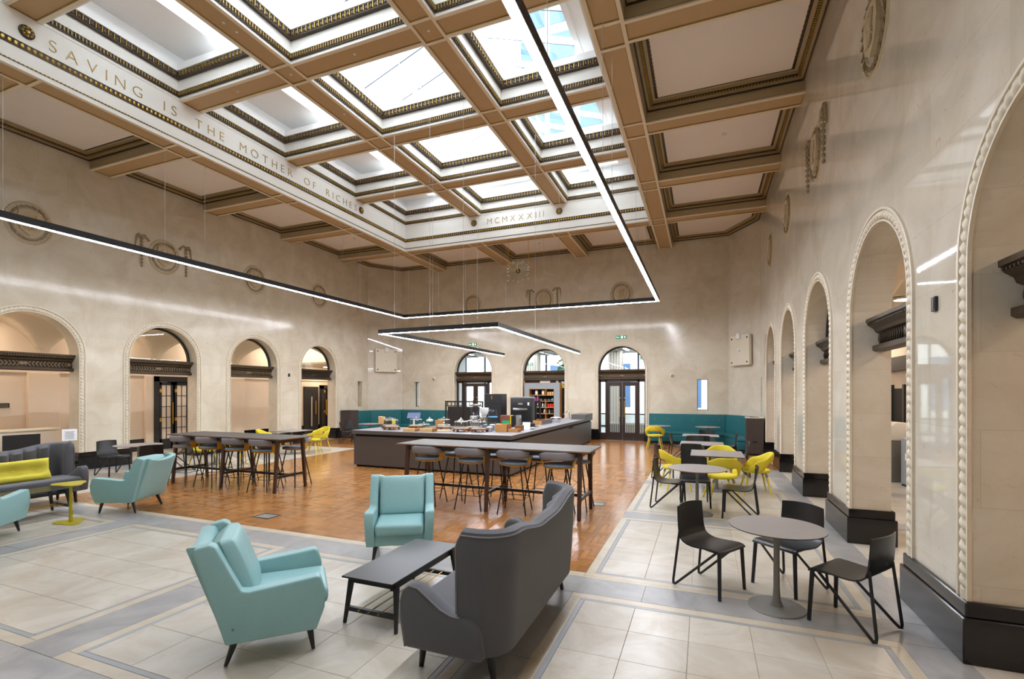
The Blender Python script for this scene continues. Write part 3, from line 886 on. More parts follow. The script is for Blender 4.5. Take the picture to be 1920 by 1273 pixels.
for k in range(len(ys) - 1):
    y0, y1 = ys[k] + (.25 if k else 0), ys[k + 1] - (.25 if k < len(ys) - 2 else 0)
    if k == len(ys) - 2:
        aisle_coffer([(lx0, y0), (lx1, y0), (lx1, y1), (-13.55, y1), (lx0, 18.45)])
        aisle_coffer([(rx0, y0), (rx1, y0), (rx1, 18.35), (.88, y1), (rx0, y1)])
    else:
        aisle_coffer([(lx0, y0), (lx1, y0), (lx1, y1), (lx0, y1)]); aisle_coffer([(rx0, y0), (rx1, y0), (rx1, y1), (rx0, y1)])
xs = [RX0, bx1 - BW / 2, bx1 + BW / 2, bx2 - BW / 2, bx2 + BW / 2, RX1]
for k in (0, 2, 4):
    aisle_coffer([(xs[k], BY[-1] + .25), (xs[k + 1], BY[-1] + .25), (xs[k + 1], YF), (xs[k], YF)])
    aisle_coffer([(xs[k], YN), (xs[k + 1], YN), (xs[k + 1], BY[0] - .25), (xs[k], BY[0] - .25)])
# small sensors and fixing plates in the ceiling
k_ = 0
for x, y, z, wh in ((.45, 12.2, 7.93, 'the third white panel from the near side'), (-12.6, 15.2, 7.93, 'the white panel above the left corner bench'), (-6.1, 18.4, 7.93, 'the white panel behind the glass clock')):
    t = thing('smoke_detector', 'small white smoke detector on ' + wh, 'smoke detector', (x, y, z))
    MB().lathe([(.055, 0), (.055, -.02), (.03, -.045), (.0, -.045)], n=14).build('body', 'plastic_white', t)
for x, y in ((bx1, 6.2), (bx1 + .02, 6.45), (bx1, BY[2]), (-9.6, BY[2]), (-6.4, BY[2]), (bx2, BY[2]), (-9.7, BY[3]), (bx1 + .05, 9.3)):
    o = MB().lathe([(.028, .01), (.028, -.004), (.012, -.008), (.0, -.008)], n=10).build('ceiling_rose', 'plastic_white', ceiling, loc=(x, y, ZI + .022))

# ================================================================== SKYLIGHT above the coffers
LX0, LX1, LY0, LY1, ZE, ZR = -9.9, -2.63, 2.2, 16.25, 10.0, 11.3
XMID = (LX0 + LX1) / 2
sky = struct(ring(MB(), FP, -.02, .012, 9.305, 9.595).build('skylight_shaft', 'reveal_white'), 'white skylight shaft and glazed pitched roof over the coffers')
mb = MB()
for q in ((RX0 - .6, LX0 - .03, RY0 - .6, RY1 + .6), (LX1 + .03, RX1 + .6, RY0 - .6, RY1 + .6), (LX0 - .03, LX1 + .03, RY0 - .6, LY0 - .03), (LX0 - .03, LX1 + .03, LY1 + .03, RY1 + .6)): mb.box(*q, 9.6, 9.7)
mb.build('shaft_soffit', 'reveal_white', sky)
LP = [(LX0, LY0), (LX1, LY0), (LX1, LY1), (LX0, LY1)]
ring(MB(), LP, -.12, 0, 9.585, ZE).build('upstand', 'reveal_white', sky)
NR = 13; dy = (LY1 - LY0) / NR
MB().box(XMID - .07, XMID + .07, LY0, LY1, ZR - .16, ZR + .02).build('ridge_beam', 'steel_white', sky)
for k in range(NR + 1):
    y = LY0 + dy * k
    for xe in (LX0, LX1):
        o = MB().bar((XMID, y, ZR - .06), (xe, y, ZE - .04), .07, .07, .12, .12).build('rafter', 'steel_white', sky)
        MB().bar((XMID, y + .062, ZR - .05), (xe, y + .062, ZE - .03), .055, .055, .10, .10).build('gasket_line', 'gasket', o)
for xe in (LX0, LX1):
    f = lambda t: (XMID + (xe - XMID) * t, ZR + (ZE - ZR) * t)
    for t in (.36, .72):
        x, z = f(t); MB().box(x - .03, x + .03, LY0, LY1, z - .10, z - .03).build('purlin', 'steel_white', sky)
    for k in range(NR):
        y0, y1 = LY0 + dy * k, LY0 + dy * (k + 1)
        mb = MB(); p = [(XMID, y0, ZR + .02), (XMID, y1, ZR + .02), (xe, y1, ZE + .04), (xe, y0, ZE + .04)]
        mb.add(p, [(0, 1, 2, 3)]); mb.build('roof_pane', 'glass_roof', sky)
for y in (LY0, LY1):
    MB().add([(LX0, y, ZE), (LX1, y, ZE), (XMID, y, ZR)], [(0, 1, 2)]).build('gable_pane', 'glass_roof', sky)
for k in (2, 5, 8, 11):
    y = LY0 + dy * k
    mb = MB()
    mb.tube([(XMID, y, ZR - .15), (XMID - 1.9, y - dy * 1.2, ZE + .25)], .045, 8); mb.tube([(XMID, y, ZR - .15), (XMID - 1.9, y + dy * 1.2, ZE + .25)], .045, 8)
    mb.tube([(XMID, y, ZR - .15), (XMID + 1.9, y - dy * 1.2, ZE + .25)], .045, 8); mb.tube([(XMID, y, ZR - .15), (XMID + 1.9, y + dy * 1.2, ZE + .25)], .045, 8)
    mb.lathe([(.11, -.12), (.14, 0), (.11, .12)], (XMID, y, ZR - .18), 10)
    mb.build('roof_truss', 'steel_white', sky, smooth=True)
# neighbouring tower seen through the roof glass
tw = thing('neighbour_tower', 'pale blue office tower rising beyond the glass roof', 'building', (-2, 46, 0))
MB().box(-16, 12, 0, 14, 0, 42).build('tower_body', 'tower_frame', tw)
MB().box(-16.3, 12.3, -.5, 0, 0, 5.6).build('podium', 'office_white', tw)
for i in range(9): MB().box(-15 + i * 3.05, -13.4 + i * 3.05, -.56, -.5, .6, 4.6).build('shop_window', 'tower_glass', tw)
for i in range(9):
    for j in range(10): MB().box(-15.2 + i * 3.05, -15.2 + i * 3.05 + 2.5, -.05, .02, 6 + j * 3.6, 6 + j * 3.6 + 2.6).build('window_pane', 'tower_glass', tw)

# ================================================================== PENDANT LIGHTS
def light_run(name, pts, z, label, wires, w=.10, h=.13):
    t = thing(name, label, 'pendant light', (pts[0][0], pts[0][1], z)); ox, oy = pts[0]
    for i in range(len(pts) - 1):
        a, b = Vector(pts[i]), Vector(pts[i + 1]); e = (b - a).normalized(); n = Vector((-e.y, e.x)); ext = w / 2
        def strip(wd, z0, z1, ea, eb):
            p = [a - e * ea - n * wd / 2, b + e * eb - n * wd / 2, b + e * eb + n * wd / 2, a - e * ea + n * wd / 2]
            return MB().add([(q.x - ox, q.y - oy, zz) for zz in (z0, z1) for q in p], [(3, 2, 1, 0), (4, 5, 6, 7), (0, 1, 5, 4), (1, 2, 6, 5), (2, 3, 7, 6), (3, 0, 4, 7)])
        strip(w, 0, h, ext, ext).build('housing', 'black_metal', t)
        strip(w - .016, -.006, 0, ext - .008, ext - .008).build('diffuser', 'pendant_light', t, label='glowing white diffuser')
    for x, y, zt in wires:
        MB().tube([(x - ox, y - oy, h - .002), (x - ox, y - oy, zt - z)], .0035, 5).build('wire', 'wire', t)
        MB().lathe([(.018, h), (.014, h + .03), (.0, h + .03)], (x - ox, y - oy, 0), 8).build('wire_clip', 'steel', t)
PX0, PX1, PY1, PZ = -11.43, -1.41, 16.82, 5.0
wires = [(PX0, y, ZB + .02) for y in (2.6, 4.6, 7.35, 8.3, 13.2, 14.1)] + [(x, PY1, ZB + .02) for x in (-11.2, -10.2, -9.8, -8.6, -8.1, -6.9, -5.4, -2.45, -2.05)] + [(PX1, y, ZB + .02) for y in (2.6, 4.5, 7.3, 8.1, 11.2, 13.0, 15.8)]
light_run('pendant_light_frame', [(PX0, 1.0), (PX0, PY1), (PX1, PY1), (PX1, 1.0)], PZ, 'long black linear pendant light running around three sides of the hall', wires)
light_run('pendant_light_frame', [(-7.36, 17.7), (-7.45, 9.95), (-4.25, 9.85), (-4.32, 17.75)], 3.4, 'smaller black U shaped linear pendant light hanging over the counter', w=.075, h=.105, wires=[(-7.42, 10.5, ZI + .02), (-7.42, 12.4, ZI + .02), (-6.0, 9.9, ZI + .02), (-5.1, 9.87, ZI + .02), (-4.3, 12.6, 9.2), (-4.3, 15.0, ZI + .02), (-7.4, 15.4, 8.62)])

# ================================================================== GLASS CLOCK
ck = thing('glass_clock', 'transparent glass clock with gilt hands hanging on two brass rods', 'clock', (-6.38, PY1 - .05, 6.45))
mb = MB(); n = 48; rim = []
for k in range(n):
    a = 2 * PI * k / n; r = .40 + .035 * math.cos(4 * a) ** 2 * (1 if math.cos(4 * a) > 0 else -.6); rim.append((r * 1.08 * math.cos(a), r * math.sin(a)))
mb.prism(rim, -.012, .012, lambda u, v, a: (u, a, v)); mb.build('clock_face', 'glass_clear', ck)
for k in range(12):
    a = 2 * PI * k / 12; MB().bar((.36 * math.sin(a), -.018, .36 * math.cos(a)), (.43 * math.sin(a), -.018, .43 * math.cos(a)), .022, .022, .02, .02).build('hour_mark', 'chrome', ck)
h1 = MB().lathe([(.085, 0), (.085, .03), (.0, .03)], n=18); h1.v = [(a, -c, b) for a, b, c in h1.v]; h1.build('clock_hub', 'black_metal', ck)
def hand(a, L, name):
    d = Vector((math.sin(a), 0, math.cos(a))); p = MB()
    p.bar(Vector((0, -.04, 0)) - d * .06, Vector((0, -.04, 0)) + d * L * .7, .045, .03, .012, .012); p.bar(Vector((0, -.04, 0)) + d * L * .7, Vector((0, -.04, 0)) + d * L, .085, .012, .012, .012)
    p.build(name, 'gilt', ck)
hand(math.radians(-70), .36, 'minute_hand'); hand(math.radians(-8), .27, 'hour_hand')
for x in (-.40, .40): MB().tube([(x, 0, -.33), (x, 0, ZB + .02 - 6.45)], .009, 6).build('hanging_rod', 'brass', ck)
for x in (-.40, .40):
    for z in (.12, -.12, -.32): MB().cbox((x, 0, z), (.075, .05, .035)).build('rod_clamp', 'chrome', ck)
# ================================================================== DOORS AND WINDOWS
def slit(n, fn, a, b, t, label):
    """narrow window: bronze frame and pane at the back of a slot through the wall"""
    mb = MB()
    def bx(s0, s1, z0, z1, d0, d1):
        p = [fn(s, z, d) for d in (d0, d1) for s, z in ((s0, z0), (s1, z0), (s1, z1), (s0, z1))]
        mb.add(p, [(0, 1, 2, 3), (4, 5, 6, 7), (0, 1, 5, 4), (1, 2, 6, 5), (2, 3, 7, 6), (3, 0, 4, 7)])
    for q in ((a, a + .02, 1.27, 2.45), (b - .02, b, 1.27, 2.45), (a, b, 1.27, 1.29), (a, b, 2.43, 2.45)): bx(*q, t - .1, t - .05)
    o = struct(mb.build('window_%d' % n, 'bronze'), label); mb = MB()
    mb.add([fn(s, z, t - .07) for s, z in ((a + .01, 1.28), (b - .01, 1.28), (b - .01, 2.44), (a + .01, 2.44))], [(0, 1, 2, 3)]); mb.build('window_pane', 'glass_clear', o)
slit(1, fF, -12.88, -12.57, .28, 'narrow slit window in the far wall above the left bench')
slit(2, fF, -.21, .165, .12, 'narrow slit window in the far wall above the right bench')
slit(3, fL, 17.74, 18.03, .5, 'narrow slit window in the side wall by the left bench end')
slit(4, fR, 17.72, 17.98, .5, 'narrow slit window in the side wall by the right bench end')

def glazed_leaf(parent, x0, x1, z1, handle_x, y=0.0):
    mb = MB(); st = .11
    for q in ((x0, x0 + st, 0, z1), (x1 - st, x1, 0, z1), (x0 + st, x1 - st, 0, .30), (x0 + st, x1 - st, z1 - .16, z1)): mb.box(q[0], q[1], y - .025, y + .025, q[2], q[3])
    lf = mb.build('door_leaf', 'door_brown', parent, bev=.004)
    MB().box(x0 + st, x1 - st, y - .004, y + .004, .30, z1 - .16).build('door_pane', 'glass_clear', lf)
    h = MB(); h.tube([(handle_x, y - .09, .95), (handle_x, y - .09, 1.60)], .014, 8)
    for z in (1.0, 1.55): h.tube([(handle_x, y - .02, z), (handle_x, y - .09, z)], .009, 6)
    h.build('pull_handle', 'brass', lf, smooth=True)
    MB().lathe([(.028, 0), (.028, .02), (0, .02)], (0, 0, 0), 12).build('lock_plate', 'steel', lf, loc=(handle_x, y - .025, 1.72)).rotation_euler = (PI / 2, 0, 0)
def far_doors(n, c, label):
    o = bpy.data.objects.new('door_%d' % n, None); col.objects.link(o); o.location = (c, YF + .30, 0); struct(o, label)
    mb = MB()
    for x0, x1 in ((-HW, -HW + .07), (-HW + .26, -HW + .33), (HW - .33, HW - .26), (HW - .07, HW)): mb.box(x0, x1, -.05, .05, 0, 2.47)
    mb.box(-HW, HW, -.05, .05, 2.38, 2.47)
    for s in (-1, 1): mb.box(min(s * (HW - .26), s * HW), max(s * (HW - .26), s * HW), -.04, .04, 0, .28)
    mb.build('door_frame', 'door_brown', o)
    for s in (-1, 1): MB().box(min(s * (HW - .26), s * (HW - .07)), max(s * (HW - .26), s * (HW - .07)), -.004, .004, .28, 2.38).build('side_pane', 'glass_clear', o)
    w2 = HW - .33
    glazed_leaf(o, -w2, -.005, 2.375, -.09); glazed_leaf(o, .005, w2, 2.375, .09)
    MB().box(-w2, w2, -.30, .05, -.004, .006).build('threshold', 'steel', o)
far_doors(1, FC[0], 'dark framed glass double doors in the far arch above the black screens')
far_doors(2, FC[2], 'dark brown glass double doors with brass pulls beside the right teal bench')

# black board and shelving unit in the middle far arch
bd = thing('back_board', 'black board closing the lower middle arch around the grey shelf unit', 'board', (FC[1], YF + .36, 0))
MB().box(-HW, HW, -.02, .02, 0, 2.47).build('board_sheet', 'iron_black', bd)
MB().lathe([(.06, 0), (.06, .01), (.0, .01)], n=16).build('round_sticker', 'plastic_white', bd, loc=(.52, -.02, 2.40)).rotation_euler = (PI / 2, 0, 0)
lampb = MB().cbox((-.02, -.05, 2.41), (.46, .07, .09)); lampb.build('emergency_lamp', 'plastic_white', bd, bev=.01)
MB().lathe([(.055, 0), (.055, .012), (.0, .012)], n=16).build('grey_disc', 'table_pole', bd, loc=(.82, -.02, 1.02)).rotation_euler = (PI / 2, 0, 0)
sg = MB(); sg.box(.70, .90, -.03, -.022, 2.14, 2.42); wsg = sg.build('warning_sign', 'paper', bd)
MB().add([(.735, -.033, 2.25), (.865, -.033, 2.25), (.80, -.033, 2.38)], [(0, 1, 2)]).build('warning_triangle', 'sign_yellow', wsg)
MB().cbox((.80, -.034, 2.295), (.05, .002, .035)).build('warning_symbol', 'plastic_black', wsg)
MB().box(.72, .88, -.034, -.032, 2.155, 2.235).build('warning_text', 'sign_yellow', wsg)
su = thing('shelf_unit', 'grey shelf unit with oak edged pigeonholes standing in the middle far arch', 'shelf', (FC[1] - .06, YF + .15, 0))
sx0, sx1, rx_0, rx_1 = -.80, .78, -.58, .54
zs = [.50, .777, 1.033, 1.301, 1.569, 1.825, 2.10]
fr = MB()
for q in ((sx0, rx_0, 0, 2.35), (rx_1, sx1, 0, 2.35), (rx_0, rx_1, 2.10, 2.35), (rx_0, rx_1, 0, .50)): fr.box(q[0], q[1], -.17, .17, q[2], q[3])
fr.build('surround', 'shelf_grey', su)
ed = MB()
for q in ((sx0 - .012, sx0, 0, 2.362), (sx1, sx1 + .012, 0, 2.362), (sx0, sx1, 2.35, 2.362)): ed.box(q[0], q[1], -.175, .17, q[2], q[3])
ed.build('oak_edge', 'oak', su)
MB().box(rx_0, rx_1, .14, .17, .5, 2.1).build('back_sheet', 'void_black', su)
for z in zs: MB().box(rx_0, rx_1, -.172, .15, z - .012, z + .012).build('shelf_board', 'oak', su)
for x in (rx_0, rx_1): MB().box(x - .01, x + .01, -.172, .15, .5, 2.1).build('shelf_side', 'oak', su)
xd = rx_0 + (rx_1 - rx_0) * .66; xe = rx_0 + (rx_1 - rx_0) * .33
for k, x in ((5, xd), (4, xe), (3, xd), (2, xd), (1, xd), (0, xd)): MB().box(x - .009, x + .009, -.172, .15, zs[k] + .012, zs[k + 1] - .012).build('shelf_divider', 'oak', su)
SX, SY = FC[1] - .06, YF + .15
def tin(x, row, m, label, r=.05, h=.15, group=None):
    t = thing('tea_tin', label, 'tin', (SX + x, SY - .05, zs[row] + .012), 0, group)
    MB().lathe([(r, 0), (r, h * .8), (r * .98, h * .8)], n=14).build('can', m, t); MB().lathe([(r * 1.03, h * .8), (r * 1.03, h), (r * .9, h)], n=14).build('lid', m, t)
for k, w_ in enumerate(('left', 'middle', 'right')):
    tin(-.47 + .12 * k, 4, 'magenta', w_ + ' magenta tin on the second shelf of the grey unit', group='tins on the shelf unit')
    tin(.26 + .105 * k, 3, 'red', w_ + ' red tin on the third shelf of the grey unit', group='tins on the shelf unit')
    tin(.24 + .105 * k, 0, 'sky_blue', w_ + ' blue tin on the bottom shelf of the grey unit', group='tins on the shelf unit')
    tin(.24 + .105 * k, 5, 'oak_pale', w_ + ' small jar with pale lid on the top shelf of the grey unit', r=.042, h=.14, group='jars on the shelf unit')
def bottle(x, row, m, label, r=.04, h=.19):
    t = thing('shelf_bottle', label, 'bottle', (SX + x, SY - .05, zs[row] + .012), 0, 'bottles on the shelf unit')
    MB().lathe([(r, 0), (r, h * .65), (r * .5, h * .8), (r * .5, h), (0, h)], n=12).build('flask', m, t, smooth=True)
for k, (x, r, m, d) in enumerate(((-.22, 3, 'steel', 'steel flask, left one on the third shelf'), (0.0, 3, 'steel', 'steel flask, middle one on the third shelf'), (.10, 3, 'table_pole', 'grey flask beside the red tins on the third shelf'),
    (-.1, 2, 'plastic_black', 'black flask on the fourth shelf of the grey unit'), (.07, 2, 'steel', 'steel flask on the fourth shelf of the grey unit'), (.30, 2, 'table_pole', 'grey bottle at the right of the fourth shelf'), (.42, 2, 'plastic_black', 'black bottle at the far right of the fourth shelf'),
    (-.15, 0, 'steel', 'steel flask on the bottom shelf'), (-.02, 0, 'table_pole', 'grey flask on the bottom shelf'))): bottle(x, r, m, d)
for x, m, d in ((-.28, 'relief_stone', 'sand coloured packet left on the top shelf'), (.02, 'oak_pale', 'pale coffee packet on the top shelf beside the divider')):
    t = thing('coffee_packet', d, 'packet', (SX + x, SY - .05, zs[5] + .012))
    MB().prism([(-.06, 0), (.06, 0), (.055, .17), (.05, .2), (-.05, .2), (-.055, .17)], -.035, .035, lambda u, v, a: (u, a, v)).build('pouch', m, t, bev=.01)
    MB().cbox((0, -.037, .1), (.07, .004, .09)).build('packet_label', 'paper', t)
for x, d in ((-.08, 'small grey bowl on the second shelf beside the magenta tins'), (.12, 'grey bowl in the middle of the second shelf'), (.28, 'grey bowl beside the blue jug on the second shelf')):
    t = thing('shelf_bowl', d, 'bowl', (SX + x, SY - .05, zs[4] + .012), 0, 'bowls on the shelf unit')
    MB().lathe([(.03, 0), (.065, .05), (.07, .08), (.06, .08), (.02, .02)], n=14).build('bowl', 'table_pole', t, smooth=True)
t = thing('shelf_jug', 'pale blue pointed teapot at the right of the second shelf', 'teapot', (SX + .43, SY - .05, zs[4] + .012))
MB().lathe([(.04, 0), (.06, .04), (.045, .08), (.015, .11), (0, .13)], n=14).build('pot', 'sky_blue', t, smooth=True); MB().bar((.04, 0, .05), (.09, 0, .09), .02, .012).build('spout', 'sky_blue', t)
t = thing('shelf_box', 'orange box on the bottom shelf of the grey unit', 'box', (SX - .40, SY - .05, zs[0] + .012)); MB().cbox((0, 0, .07), (.28, .12, .14)).build('carton', 'orange', t, bev=.004); MB().cbox((0, -.062, .07), (.18, .003, .06)).build('carton_label', 'paper', t)

# ---- green exit signs, dome cameras and loudspeaker panels
def text_mesh(s, size, m, ext=.002):
    cu = bpy.data.curves.new('t', 'FONT'); cu.body = s; cu.size = size; cu.extrude = ext; cu.align_x = 'CENTER'; cu.align_y = 'CENTER'
    tmp = bpy.data.objects.new('tmp', cu); col.objects.link(tmp); bpy.context.view_layer.update()
    me_ = bpy.data.meshes.new_from_object(tmp.evaluated_get(bpy.context.evaluated_depsgraph_get())); bpy.data.objects.remove(tmp)
    me_.materials.clear(); me_.materials.append(M[m]); return me_
def exit_sign(loc, label, rz=0, sc_=1.0, hang=0):
    t = thing('exit_sign', label, 'sign', loc, rz)
    if hang:
        for x in (-.15, .15): MB().tube([(x, 0, .05), (x, 0, hang - loc[2])], .006, 6).build('hanging_rod', 'steel', t)
    MB().cbox((0, 0, 0), (.42 * sc_, .03, .125 * sc_)).build('sign_plate', 'sign_green', t, bev=.003)
    obj_of(text_mesh('Exit', .085 * sc_, 'sign_white'), 'sign_text', t, (-.125 * sc_, -.017, 0), (PI / 2, 0, 0))
    p = MB(); p.cbox((.03, -.017, .0), (.075, .003, .10)); p.build('door_symbol', 'sign_white', t)
    m_ = MB(); m_.bar((.01, -.02, -.03), (.035, -.02, .015), .02, .02, .003, .003); m_.bar((.035, -.02, -.0), (.055, -.02, -.035), .014, .014, .003, .003); m_.cbox((.045, -.02, .032), (.018, .003, .018)); m_.build('runner_symbol', 'sign_green', t)
    a = MB(); a.add([(.145, -.018, .045), (.10, -.018, .0), (.128, -.018, .0), (.128, -.018, -.045), (.162, -.018, -.045), (.162, -.018, 0), (.19, -.018, 0)], [(0, 1, 2, 3, 4, 5, 6)]); a.build('arrow_symbol', 'sign_white', t)
exit_sign((FC[2], YF - .016, 4.18), 'green exit sign over the double doors right of the counter'); exit_sign((FC[0], YF - .016, 4.13), 'green exit sign over the doors behind the black screens')
for x, y, z, d in ((-11.77, YF, 2.60, 'white dome camera on the far wall above the left bench'), (-1.13, YF, 2.62, 'white dome camera on the far wall above the right bench')):
    t = thing('dome_camera', d, 'camera', (x, y, z)); b = MB().lathe([(.075, 0), (.075, .04), (.065, .06), (.0, .06)], n=16); b.v = [(p, -r, q) for p, q, r in b.v]; b.build('housing', 'plastic_white', t)
    b = MB().lathe([(.05, .05), (.042, .085), (.02, .105), (0, .108)], n=16); b.v = [(p, -r, q) for p, q, r in b.v]; b.build('dome', 'steel', t, smooth=True)
def speaker_panel(cx, cy, rz, label):
    t = thing('wall_panel', label, 'speaker panel', (cx, cy, 3.45), rz)
    MB().box(-.52, .52, -.16, -.05, -.54, .54).build('panel_board', 'panel_cream', t, bev=.01)
    MB().box(-.40, .40, -.05, .06, -.42, .42).build('panel_backing', 'panel_cream', t)
    for x in (-.42, .42):
        for z in (-.43, .43):
            b = MB().lathe([(.03, 0), (.03, .015), (.0, .02)], n=10); b.v = [(x + p, -.16 - r, z + q) for p, q, r in b.v]; b.build('bolt', 'bronze_dark', t)
    b = MB().lathe([(.045, 0), (.045, .05), (.0, .06)], n=12); b.v = [(p, -.16 - r, q) for p, q, r in b.v]; b.build('camera_stub', 'plastic_white', t)
    MB().cbox((0, -.19, .50), (.19, .08, .20)).build('access_point', 'plastic_white', t, bev=.012)
speaker_panel(1.33, 19.08, -math.atan2(1.45, .91) , 'square cream loudspeaker panel on the slanted corner above the right bench')
speaker_panel(-14.02, 19.12, math.atan2(1.35, .95), 'square cream loudspeaker panel on the slanted corner above the left bench')
for x, y, z, rz, d in ((XR - .012, 5.0, 2.68, -PI / 2, 'small dark wall plate on the nearest pier beside the big arch'), (XL + .012, 13.83, 2.60, PI / 2, 'small dark wall plate on the pier left of the farthest left arch')):
    t = thing('wall_plate', d, 'wall plate', (x, y, z), rz); MB().cbox((0, 0, 0), (.075, .024, .12)).build('plate', 'iron_black', t, bev=.004); MB().cbox((0, -.013, 0), (.05, .004, .09)).build('plate_lens', 'plastic_black', t)

# ---- doors and fittings in the left aisle
def aisle_portal(n, y0, y1, z1, label, open_leaf):
    o = bpy.data.objects.new('door_%d' % n, None); col.objects.link(o); o.location = (-17.4, 0, 0); struct(o, label)
    mb = MB(); mb.box(0, .16, y0, y0 + .16, 0, z1); mb.box(0, .16, y1 - .16, y1, 0, z1); mb.box(0, .16, y0, y1, z1 - .18, z1); mb.build('door_frame', 'iron_black', o)
    MB().box(.0, .02, y0 + .16, y1 - .16, 0, z1 - .18).build('door_void', 'void_black', o)
    a, b = y0 + .18, y1 - .18
    n_l = 2 if open_leaf else 1
    for k in range(n_l):
        p, q = (a, a + (b - a) * .45) if k == 0 else (a + (b - a) * .52, b)
        lf = MB(); x0, x1 = (.10, .14)
        for r in ((p, p + .07, 0, z1 - .2), (q - .07, q, 0, z1 - .2), (p, q, 0, .35), (p, q, z1 - .3, z1 - .2)): lf.box(x0, x1, r[0], r[1], r[2], r[3])
        for m_ in range(1, 5): z = .35 + (z1 - .65) * m_ / 5; lf.box(x0 + .005, x1 - .005, p, q, z - .01, z + .01)
        lf.box(x0 + .005, x1 - .005, (p + q) / 2 - .01, (p + q) / 2 + .01, .35, z1 - .3)
        l_ = lf.build('door_leaf', 'iron_black', o)
        MB().box(.118, .122, p + .05, q - .05, .35, z1 - .3).build('door_pane', 'aisle_wall', l_)
        MB().tube([(.19, q - .04, .85), (.19, q - .04, 1.6)], .018, 8).build('pull_handle', 'brass', l_)
        for z in (.95, 1.95): MB().box(.13, .17, p - .02, p + .05, z, z + .12).build('hinge', 'brass', l_)
aisle_portal(3, 10.75, 12.1, 2.5, 'black portal with open paned door in the aisle behind the bar table', True)
aisle_portal(4, 18.45, 19.1, 2.3, 'narrow black paned door in the aisle beyond the farthest left arch', False)
o = bpy.data.objects.new('door_5', None); col.objects.link(o); o.location = (-17.4, 0, 0); struct(o, 'plain black door with silver and brass pulls beyond the farthest left arch')
MB().box(0, .05, 17.45, 18.35, 0, 2.22).build('door_leaf', 'iron_black', o); MB().box(.05, .09, 17.83, 17.92, .35, 1.75).build('pull_plate', 'steel', o)
MB().tube([(.11, 18.12, .9), (.11, 18.12, 1.55)], .02, 8).build('pull_handle', 'brass', o)
for y, d in ((7.0, 'small black sign on the aisle wall seen through the leftmost arch'), (13.9, 'small black sign on the aisle wall seen through the third left arch')):
    t = thing('aisle_sign', d, 'sign', (-17.36, y, 1.6), PI / 2); MB().cbox((0, 0, 0), (.24, .02, .12)).build('sign_plate', 'iron_black', t)
    for z in (.025, -.005, -.03): MB().cbox((0, -.011, z), (.18, .002, .012)).build('sign_line', 'table_pole', t)
# reception desk in the left aisle with a notice stand
rd = thing('reception_desk', 'pale beige reception desk standing inside the leftmost arch', 'desk', (-15.9, 6.2, 0))
MB().box(-.25, .25, -1.15, 1.15, 0, .98).build('desk_front', 'aisle_wall', rd); MB().box(-.32, .28, -1.2, 1.2, .98, 1.02).build('desk_top', 'panel_cream', rd, bev=.006); MB().box(.25, .262, -1.1, 1.1, .03, .10).build('kick_strip', 'iron_black', rd)
t = thing('desk_clock', 'small black box with a red display on the reception desk', 'clock', (-15.8, 5.55, 1.02)); MB().cbox((0, 0, .04), (.08, .16, .08)).build('case', 'plastic_black', t, bev=.008); MB().cbox((.041, 0, .04), (.003, .08, .03)).build('display', 'red', t)
bb = thing('notice_board', 'plain black board standing behind the left grey sofa before the reception desk', 'board', (-14.9, 6.33, 0), PI / 2 - .1)
MB().box(-.33, .33, -.012, .012, .45, .955).build('board_panel', 'black_ply', bb, bev=.006)
for s in (-1, 1): MB().tube([(s * .25, 0, 0), (s * .25, 0, .5)], .014, 8).build('board_leg', 'black_metal', bb); MB().bar((s * .25, -.2, .012), (s * .25, .2, .012), .04, .04, .02, .02).build('board_foot', 'black_metal', bb)
ns = thing('notice_stand', 'slim steel stand holding a printed white notice beside the leftmost arch pier', 'notice stand', (-13.6, 6.62, 0), 1.15)
MB().lathe([(.15, 0), (.15, .012), (.02, .02), (.0, .02)], n=20).build('foot', 'steel', ns); MB().tube([(0, 0, .01), (0, 0, .84)], .014, 8).build('pole', 'steel', ns)
MB().bar((0, -.01, .84), (0, .03, 1.10), .26, .26, .008, .008).build('notice_sheet', 'paper', ns)
for k in range(7): MB().bar((-.0, -.012 + .018 * k * .16, .875 + .028 * k), (0, -.012 + .018 * k * .16 + .001, .882 + .028 * k), .18 - .02 * (k % 3), None, .003, .003).build('notice_line', 'shelf_grey' if k < 6 else 'orange', ns)

# covered equipment glimpsed through the nearest full arch on the right
t = thing('covered_machine', 'dust sheeted grey machine in the aisle seen between the two nearest piers', 'machine', (4.05, 13.2, 0), .2)
MB().box(-.5, .5, -.35, .35, 0, .9).build('machine_body', 'table_pole', t, bev=.03, seg=2)
MB().prism([(-.55, .9), (.55, .9), (.5, 1.02), (.1, 1.28), (-.25, 1.3), (-.52, 1.1)], -.38, .38, lambda u, v, a: (u, a, v)).build('dust_sheet', 'plastic_white', t, bev=.03, seg=2)
t = thing('grey_locker', 'light grey rounded cabinet in the aisle beside the sheeted machine', 'cabinet', (4.1, 12.25, 0), .2)
MB().box(-.22, .22, -.22, .22, .03, 1.02).build('cabinet_body', 'shelf_grey', t, bev=.05, seg=3); MB().box(-.2, .2, -.2, .2, 0, .04).build('cabinet_base', 'plastic_black', t); MB().cbox((-.221, 0, .62), (.006, .1, .14)).build('cabinet_label', 'paper', t)
o = bpy.data.objects.new('door_6', None); col.objects.link(o); o.location = (4.7, 0, 0); struct(o, 'dark doorway with black architrave in the right aisle')
MB().box(-.04, .0, 14.75, 15.6, 0, 2.05).build('door_void', 'void_black', o); mb = MB(); mb.box(-.10, 0, 14.63, 14.75, 0, 2.15); mb.box(-.10, 0, 15.6, 15.72, 0, 2.15); mb.box(-.16, 0, 13.6, 16.2, 2.5, 2.85); mb.build('architrave', 'iron_black', o)

